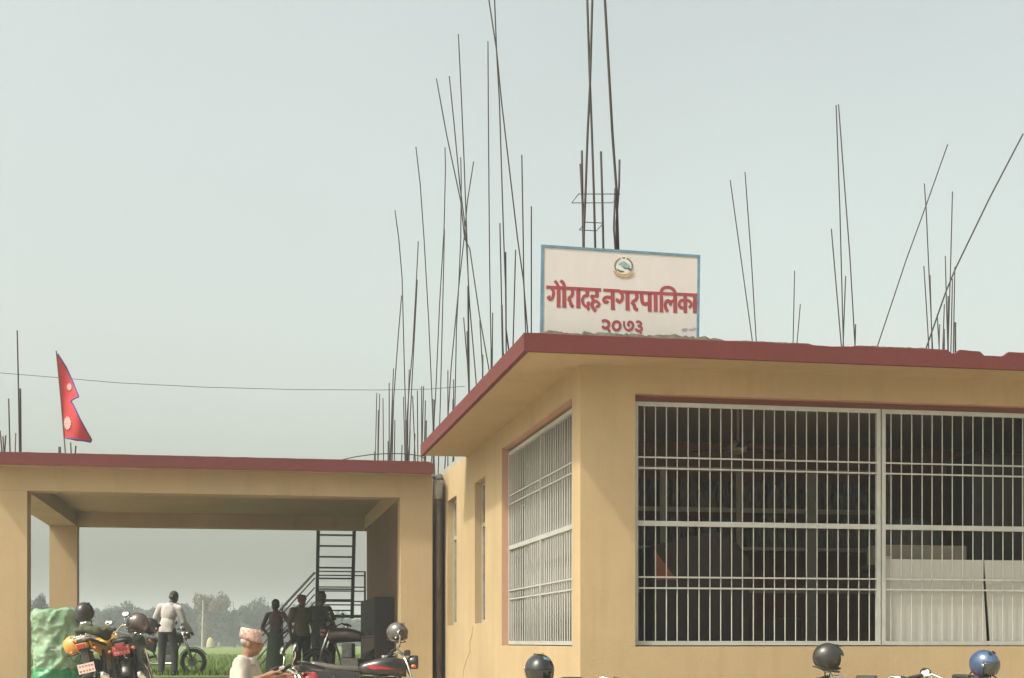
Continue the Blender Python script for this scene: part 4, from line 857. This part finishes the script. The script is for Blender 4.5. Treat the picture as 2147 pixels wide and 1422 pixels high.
# ------------------------------------------------------------------ people (face +y, right hand +x)
def human(label, loc, rz, J=None, skin='skindark', top='lilac', bottom='trouser', sleeve='short', head='hair', wrap=False, sc=1.0, voxel=.010, bare=False, vis_fingers=True):
    t = thing('person', label, 'person', loc, rz); t.scale = (sc, sc, sc)
    j = dict(pelvis=(0, 0, .93), waist=(0, 0, 1.06), chest=(0, 0, 1.26), neck=(0, -.01, 1.43), head=(0, .025, 1.585), sr=(.185, 0, 1.385), sl=(-.185, 0, 1.385), er=(.25, -.03, 1.11), el=(-.25, -.03, 1.11), wr=(.25, .06, .87), wl=(-.25, .06, .87),
             hr=(.09, 0, .90), hl=(-.09, 0, .90), kr=(.10, .03, .49), kl=(-.10, .03, .49), ar=(.10, -.02, .08), al=(-.10, -.02, .08), look=0.0, nod=0.0)
    j.update(J or {}); V = {k: Vector(v) for k, v in j.items() if not isinstance(v, float)}
    hrot = Matrix.Rotation(j['look'], 3, 'Z') @ Matrix.Rotation(-j['nod'], 3, 'X')
    H = V['head']; hp = lambda x, y, z: H + hrot @ Vector((x, y, z))
    b_ = MB()
    b_.ell(V['chest'], (.155, .105, .20)); b_.ell(V['waist'], (.135, .10, .15)); b_.ell(V['pelvis'], (.155, .11, .12)); b_.cap(V['chest'], .10, V['neck'], .055)
    b_.cap(V['neck'], .058, hp(0, -.015, -.06), .052); b_.cap(V['sl'], .055, V['neck'] + Vector((-.04, 0, -.02)), .05); b_.cap(V['sr'], .055, V['neck'] + Vector((.04, 0, -.02)), .05)
    b_.ell(hp(0, -.005, .03), (.076, .096, .092), rot=hrot); b_.ell(hp(0, .028, -.045), (.056, .064, .068), rot=hrot); b_.ell(hp(0, .100, -.012), (.014, .022, .024), 10, 8, hrot); b_.ell(hp(0, .092, -.05), (.024, .012, .012), 10, 8, hrot); b_.ell(hp(0, .078, .022), (.05, .016, .012), 10, 8, hrot)
    for s_ in (-1, 1): b_.ell(hp(.078 * s_, -.01, -.01), (.012, .022, .034), 10, 8, hrot)
    for s_, e_, w_, sg_ in (('sr', 'er', 'wr', 1), ('sl', 'el', 'wl', -1)):
        b_.cap(V[s_], .052, V[e_], .040); b_.cap(V[e_], .041, V[w_], .027)
        d_ = (V[w_] - V[e_]).normalized(); sd_ = d_.cross(Vector((0, 0, 1))); sd_ = sd_.normalized() if sd_.length > .2 else Vector((0, 1, 0)); up = sd_.cross(d_).normalized()
        pm = V[w_] + d_ * .05; b_.cap(V[w_], .026, pm, .030); b_.cap(pm - sd_ * .022, .017, pm + sd_ * .022, .017)
        for k, (o_, ln) in enumerate(((-.033, .060), (-.011, .072), (.011, .068), (.032, .052))):
            a = pm + d_ * .028 + sd_ * o_; m_ = a + d_ * ln * .5 - up * .008; b_.cap(a, .0105, m_, .0100); b_.cap(m_, .0100, m_ + d_ * ln * .35 - up * .024, .0090)
        a = pm - sd_ * .030 - d_ * .015; b_.cap(a, .013, a - sd_ * .026 + d_ * .030, .0115); b_.cap(a - sd_ * .026 + d_ * .030, .0115, a - sd_ * .024 + d_ * .058, .010)
    for h_, k_, a_ in (('hr', 'kr', 'ar'), ('hl', 'kl', 'al')):
        b_.cap(V[h_], .085, V[k_], .056); b_.cap(V[k_], .056, V[a_], .036); b_.cap(V[a_] + Vector((0, -.02, -.035)), .04, V[a_] + Vector((0, .16, -.045)), .034)
    b_.blob('body', skin, t, voxel)
    for s_ in (-1, 1): MB().ell(hp(.032 * s_, .080, .003), (.013, .008, .008), 10, 8, hrot).build('eye', 'hair', t, True)
    if not bare:
        g = MB(); k = .016
        g.ell(V['chest'], (.155 + k, .105 + k, .20 + k)); g.ell(V['waist'], (.142 + k, .108 + k, .16 + k)); g.cap(V['sl'], .055 + k, V['neck'] + Vector((-.05, 0, -.035)), .048 + k); g.cap(V['sr'], .055 + k, V['neck'] + Vector((.05, 0, -.035)), .048 + k)
        if not wrap or True:
            lo = V['pelvis'] + Vector((0, 0, -.04)); g.loft([[V['waist'].lerp(lo, q) + Vector(((.156 + .026 * q) * math.cos(a), (.122 + .020 * q) * math.sin(a), 0)) for a in [2 * math.pi * i / 24 for i in range(24)]] for q in (0, .5, 1)])
        for s_, e_, w_ in (('sr', 'er', 'wr'), ('sl', 'el', 'wl')):
            if sleeve == 'short': m_ = V[s_].lerp(V[e_], .82); g.cap(V[s_], .058 + k, V[s_].lerp(V[e_], .4), .056 + k); g.tube([V[s_], m_], [.058 + k, .056 + k], 16)
            else: g.cap(V[s_], .058 + k, V[e_], .046 + k); g.cap(V[e_], .046 + k, V[w_], .030 + k)
        # cloth folds
        g.v = [tuple(Vector(p) + Vector((noise.noise(Vector(p) * 11), noise.noise(Vector(p) * 11 + Vector((9, 0, 0))), 0)) * .016) for p in g.v]
        sh = g.blob('shirt', top, t, voxel, 3)
        cl = MB(); n0 = V['neck'] + Vector((0, .0, -.005))
        cl.loft([[n0 + Vector((r_ * math.cos(a), r_ * math.sin(a) * 1.05, z + (.012 if math.sin(a) < 0 else -.012))) for a in [2 * math.pi * i / 20 for i in range(20)]] for r_, z in ((.088, -.035), (.078, .02), (.068, .028), (.066, -.02))], closed=False)
        c_ = cl.build('collar', top, None, True); c_.parent = sh
    if wrap:
        g = MB(); rings = []
        for q in range(9):
            u = q / 8; z = V['waist'].z - .03 - (V['waist'].z - .12) * u; rr = .155 + .06 * math.sin(u * 1.6)
            rings.append([V['pelvis'] * 0 + Vector((V['pelvis'].x + rr * math.cos(a) * (1 + .05 * u * math.sin(7 * a)), V['pelvis'].y + rr * .78 * math.sin(a) * (1 + .06 * u * math.sin(5 * a + 1)), z)) for a in [2 * math.pi * i / 40 for i in range(40)]])
        g.loft(rings); g.build('wrap_skirt', bottom, t, True)
    else:
        g = MB(); k = .016; g.ell(V['pelvis'], (.150 + k, .108 + k, .125 + k))
        g.ell(V['pelvis'] + Vector((0, 0, .06)), (.125 + k, .09 + k, .10))
        for h_, k_, a_ in (('hr', 'kr', 'ar'), ('hl', 'kl', 'al')): g.cap(V[h_], .088 + k, V[k_], .062 + k); g.cap(V[k_], .062 + k, V[a_] + Vector((0, 0, .02)), .050 + k)
        g.v = [tuple(Vector(p) + Vector((noise.noise(Vector(p) * 9), noise.noise(Vector(p) * 9 + Vector((9, 0, 0))), 0)) * .010) for p in g.v]
        g.blob('trousers', bottom, t, voxel, 3)
        for a_ in ('ar', 'al'):
            f_ = MB(); f_.cap(V[a_] + Vector((0, -.03, -.042)), .043, V[a_] + Vector((0, .17, -.048)), .038); f_.blob('shoe', 'black', t, .012)
    if head in ('hair', 'greyhair'):
        g = MB(); g.ell(hp(0, -.022, .045), (.088, .098, .092), rot=hrot); g.ell(hp(0, -.055, -.01), (.074, .058, .065), rot=hrot)
        g.v = [tuple(Vector(p) + Vector((noise.noise(Vector(p) * 40), noise.noise(Vector(p) * 40 + Vector((5, 0, 0))), noise.noise(Vector(p) * 40 + Vector((0, 7, 0))))) * .008) for p in g.v]
        g.blob('hair', head, t, .008, 2)
    if head in ('topi', 'capred'):
        g = MB(); g.ell(hp(0, -.038, .018), (.0785, .064, .046), rot=hrot); g.blob('hair', 'greyhair' if head == 'topi' else 'hair', t, .008, 2)
        g = MB(); hh = .105 if head == 'topi' else .08
        rings = [[hp(r_ * math.cos(a), -.008 + (r_ + .014) * math.sin(a), z - (.03 * math.sin(a) if q < 2 else .012 * math.sin(a))) for a in [2 * math.pi * i / 28 for i in range(28)]] for q, (r_, z) in enumerate(((.089, .030), (.091, .055), (.090, .085), (.084, .03 + hh * .85), (.074, .03 + hh), (.040, .03 + hh - .006)))]
        g.loft(rings); g.build('cap', head, t, True)
    return t
pm_ = at(510, 1400, 13.3)
human('old man in cream shirt and patterned cap reaching to the red motorcycle', (pm_.x, pm_.y, gz(pm_.x, pm_.y)), -YAW - R(94), dict(
    pelvis=(0, -.02, .86), waist=(0, -.02, 1.0), chest=(0, .0, 1.20), neck=(0, .03, 1.375), head=(0, .075, 1.515), sr=(.185, .02, 1.325), sl=(-.185, .02, 1.325), er=(.255, .04, 1.13), wr=(.20, .27, 1.225), el=(-.25, .08, 1.10), wl=(-.15, .31, 1.20),
    hr=(.09, 0, .84), hl=(-.09, 0, .84), kr=(.10, .03, .46), kl=(-.10, .03, .46), nod=R(3), look=R(4)), skin='skin', top='cream', head='topi', voxel=.008)
q = at(351, 1400, 31.6)
human('man in pale grey shirt and dark trousers bending to a motorcycle', (q.x, q.y, gz(q.x, q.y)), -YAW - R(12), dict(
    head=(.10, .10, 1.60), neck=(.055, .05, 1.46), chest=(.02, .02, 1.27), sr=(.235, .04, 1.37), sl=(-.165, .04, 1.41), er=(.30, .10, 1.11), wr=(.36, .30, .93), el=(-.29, .06, 1.18), wl=(-.15, .26, 1.12), kr=(.15, .02, .49), ar=(.16, -.02, .08), kl=(-.13, .02, .49), al=(-.12, -.03, .08), nod=R(24), look=R(-25)), top='lilac', sleeve='long', head='hair', sc=1.07)
q = at(578, 1400, 27.0)
human('bare chested man in a green wrap with hands on his hips under the porch', (q.x, q.y, porchz), R(180) - YAW - R(15), dict(
    er=(.34, -.06, 1.12), wr=(.19, .04, 1.0), el=(-.34, -.06, 1.12), wl=(-.19, .04, 1.0)), bare=True, wrap=True, bottom='lungi', sc=.885)
q = at(632, 1400, 26.4)
human('man in an olive shirt and dull red cap under the porch', (q.x, q.y, porchz), R(180) - YAW + R(35), {}, top='olive', head='capred', sc=.93)
q = at(671, 1400, 25.0)
human('man in a black shirt standing with his back turned under the porch', (q.x, q.y, porchz), R(-40), dict(head=(.02, .04, 1.60), el=(-.26, .06, 1.12), wl=(-.12, .22, 1.05), er=(.26, .06, 1.12), wr=(.14, .22, 1.02)), top='navy', head='hair', sc=.925)
q = at(693, 1400, 25.7)
human('person in a brown mauve shirt half hidden behind the man in the black shirt', (q.x, q.y, porchz), R(60), dict(head=(0, .16, 1.48), neck=(0, .11, 1.36), chest=(0, .04, 1.22), sr=(.18, .07, 1.32), sl=(-.18, .07, 1.32), nod=R(35)), top='mauve', head='hair', sc=.80)

# ------------------------------------------------------------------ green wrapped load
L0 = at(119, 1420, 20.9)
ld = thing('wrapped_load', 'tall load wrapped in crumpled green plastic sheet left of the yellow motorcycle', 'load', (L0.x, L0.y, gz(L0.x, L0.y)), R(8))
def crumple(p):
    r1 = 1 - abs(noise.noise(Vector((p.x * 2.6 + p.z * 1.9, p.y * 2.6, p.z * 2.0 - p.x * 1.7)))) * 2.2
    r2 = 1 - abs(noise.noise(Vector((p.x * 6 - p.z * 4.5, p.y * 6 + 3, p.z * 4 + p.x * 3)))) * 2.0
    return r1 * .05 + r2 * .034 + (1 - abs(noise.noise(Vector((p.x * 13 + p.z * 9, p.y * 13, p.z * 9 - p.x * 7)))) * 2) * .014
def sheet(z0, z1, grow, nz, top_h):
    rings = []
    for q in range(nz + 1):
        u = q / nz; z = z0 + (z1 - z0) * u; tp = z / top_h; rr = .325 - .045 * tp + grow; zz = z
        if tp > .90: k = (tp - .90) / .10; rr *= (1 - k ** 2.6 * .97); zz = top_h * (.90 + .06 * math.sin(k * math.pi / 2))
        ring = []
        for i in range(96):
            a = 2 * math.pi * i / 96; ca, sa = math.cos(a), math.sin(a); sq = (abs(ca) ** 3.2 + abs(sa) ** 3.2) ** (-1 / 3.2)
            p = Vector((rr * sq * ca, rr * .85 * sq * sa, zz)); c = crumple(p); n_ = Vector((ca, sa, .9 if tp > .9 else .1))
            p = p + n_ * (c - .03) * (1 if tp < .98 else .4); p.x += .03 * math.sin(zz * 3.1); p.z += .05 * p.x / .3 * (tp > .6) * (tp - .6)
            ring.append(p)
        rings.append(ring)
    return rings
mb = MB(); mb.loft(sheet(.42, 1.36, 0, 80, 1.36)); mb.build('upper_sheet', 'tarp', ld, True)
mb = MB(); mb.loft(sheet(.0, .46, .014, 30, 1.36)); mb.build('lower_sheet', 'tarpd', ld, True)
mb = MB(); mb.tube([(-.09, -.30, .73), (-.03, -.305, .733), (.06, -.30, .728)], .008, 6); mb.build('tie_cord', 'white', ld)

# ------------------------------------------------------------------ far side of the field
def crown_mesh(name, kind, seed, n=3600):
    rnd = random.Random(seed); mb = MB(); lob = []
    for _ in range(11): lob.append((Vector((rnd.gauss(0, .42), rnd.gauss(0, .42), rnd.uniform(-.5, .75))), rnd.uniform(.22, .48)))
    for _ in range(n):
        c, r_ = rnd.choice(lob); d_ = Vector((rnd.gauss(0, 1), rnd.gauss(0, 1), rnd.gauss(0, 1))).normalized(); p = c + d_ * r_ * rnd.uniform(.55, 1.08); p.z = max(-.85, p.z)
        u = Vector((rnd.gauss(0, 1), rnd.gauss(0, 1), rnd.gauss(0, .6))).normalized(); v = u.cross(d_ + Vector((.1, 0, .2))).normalized(); s_ = rnd.uniform(.035, .085)
        mb.add([p - u * s_, p - v * s_ * .6, p + u * s_, p + v * s_ * .6], [(0, 1, 2, 3)])
    me = bpy.data.meshes.new('crown'); me.from_pydata(mb.v, [], mb.f); me.materials.append(M[kind]); return me
crowns = {k: [crown_mesh('crown', k, 10 * i + j) for j in range(3)] for i, k in enumerate(('leaf0', 'leaf1', 'leaf2'))}
tm = MB(); tm.tube([(0, 0, 0), (.03, 0, .4), (0, .04, .8), (.02, 0, 1.2)], [.055, .04, .035, .015], 8)
for a in range(5): tm.tube([(0, .02, .5 + .1 * a), (.35 * math.cos(a * 1.9), .35 * math.sin(a * 1.9), 1.0 + .1 * a)], [.025, .008], 6)
trunk_me = bpy.data.meshes.new('trunk'); trunk_me.from_pydata(tm.v, [], tm.f); trunk_me.materials.append(M['bark'])
def tree(label, px, ptop, dist, wpx, kind, var, rz):
    b_ = at(px, 1345, dist); h = EYE + (1345 - ptop) * dist / F - .6
    t = thing('tree', label, 'tree', (b_.x, b_.y, .6), rz, 'trees at the far edge of the field')
    o = link('trunk', trunk_me, t); o.scale = (h * .5, h * .5, h * .62)
    w_ = wpx * dist / F / 2; c = link('crown', crowns[kind][var], t); c.location = (0, 0, h * .52); c.scale = (w_ / .85, w_ / .85, h * .46)
trees = [(20, 1262, 250, 110, 'leaf0', 0, 'tree at the far left edge behind the front porch column'), (84, 1240, 215, 46, 'leaf0', 1, 'slim tree rising between the two left porch columns'), (140, 1268, 260, 100, 'leaf1', 2, 'tree right behind the rear left porch column'),
 (196, 1278, 300, 70, 'leaf1', 0, 'low tree just right of the rear left porch column'), (243, 1262, 290, 80, 'leaf0', 2, 'tree behind the maroon helmet'), (292, 1258, 310, 76, 'leaf1', 1, 'tree left of the man in the grey shirt'), (330, 1272, 320, 60, 'leaf1', 0, 'tree half hidden by the man in the grey shirt'),
 (392, 1258, 300, 74, 'leaf0', 1, 'tree right of the head of the man in the grey shirt'), (440, 1243, 285, 62, 'leaf2', 2, 'yellowing tree above the pale pole'), (432, 1258, 320, 110, 'leaf1', 0, 'green tree behind the yellowing tree'), (492, 1246, 300, 72, 'leaf1', 1, 'tallest green tree in the middle of the far tree line'),
 (536, 1251, 310, 66, 'leaf0', 2, 'tree left of the bare chested man'), (586, 1262, 330, 72, 'leaf1', 2, 'tree behind the head of the bare chested man'), (628, 1262, 330, 60, 'leaf0', 0, 'tree behind the stair railing'), (668, 1276, 340, 66, 'leaf1', 1, 'tree behind the man in the black shirt'), (715, 1300, 360, 66, 'leaf1', 0, 'low distant tree under the stair landing'), (762, 1296, 350, 60, 'leaf0', 1, 'low distant tree at the right end of the porch opening')]
for k, (px, pt_, ds, wp_, kd, vr, lb) in enumerate(trees): tree(lb, px, pt_, ds * .6, wp_, kd, vr, k * 1.3)
hedge = MB(); rnd = random.Random(9)
for _ in range(40000):
    px = rnd.uniform(-120, 900); d_ = rnd.uniform(208, 240); p = at(px, 1345, d_); hmax = 5.4 + 1.3 * noise.noise(Vector((px * .02, 1, 0))) + .8 * noise.noise(Vector((px * .09, 4, 0))) - (1.6 if px > 690 else 0)
    p.z = .6 + hmax * rnd.random() ** .8; u = Vector((rnd.gauss(0, 1), rnd.gauss(0, 1), rnd.gauss(0, 1))).normalized(); v = u.orthogonal().normalized(); s_ = rnd.uniform(.15, .36)
    hedge.add([p - u * s_, p - v * s_, p + u * s_, p + v * s_], [(0, 1, 2, 3)])
h_ = hedge.build('far_wood', 'leaf0', None, fix=False); h_['kind'] = 'stuff'; tag(h_, 'hazy mass of far woodland behind the field trees', 'woodland')
pp = at(424, 1352, 150)
tag(MB().tube([(pp.x, pp.y, .55), (pp.x + .1, pp.y, at(428, 1258, 150).z)], [.13, .08], 8).build('utility_pole', 'pale_cement'), 'thin pale pole standing alone in the field', 'pole')
for k, (px, pt_, ds, wp_, lb) in enumerate(((441, 1336, 160, 17, 'larger pale straw stack at the far side of the field'), (459, 1346, 190, 6, 'tiny pale straw stack right of the larger one'))):
    b_ = at(px, 1345, ds); w_ = wp_ * ds / F / 2; hh = (1345 - pt_) * ds / F + EYE - .6; m2 = MB(); rings = []
    for q in range(8):
        u = q / 7; rr = w_ * (math.sqrt(max(0, 1 - u ** 2.2)) + .02); rings.append([(b_.x + rr * math.cos(a) * (1 + .08 * noise.noise(Vector((a, u * 3, k)))), b_.y + rr * math.sin(a), .6 + hh * u) for a in [2 * math.pi * i / 16 for i in range(16)]])
    m2.loft(rings); tag(m2.build('straw_stack', 'haystack', None, True), lb, 'straw stack')

# ------------------------------------------------------------------ haze
hz = MB().box((-260, -40, -1.4), (330, 640, 15.0)).build('haze', 'white'); hz['kind'] = 'stuff'; tag(hz, 'pale dusty haze filling the air over the field', 'haze')
hm = bpy.data.materials.new('haze_air'); hm.use_nodes = True; t_ = hm.node_tree; t_.nodes.clear(); oo = t_.nodes.new('ShaderNodeOutputMaterial'); pv = t_.nodes.new('ShaderNodeVolumePrincipled')
pv.inputs['Color'].default_value = (.90, .97, .97, 1); pv.inputs['Density'].default_value = 0.0017; pv.inputs['Anisotropy'].default_value = 0.1
t_.links.new(pv.outputs[0], oo.inputs['Volume']); hz.data.materials.clear(); hz.data.materials.append(hm); hz.display_type = 'WIRE'
for o in OFFS:
    if '_off' in o: del o['_off']
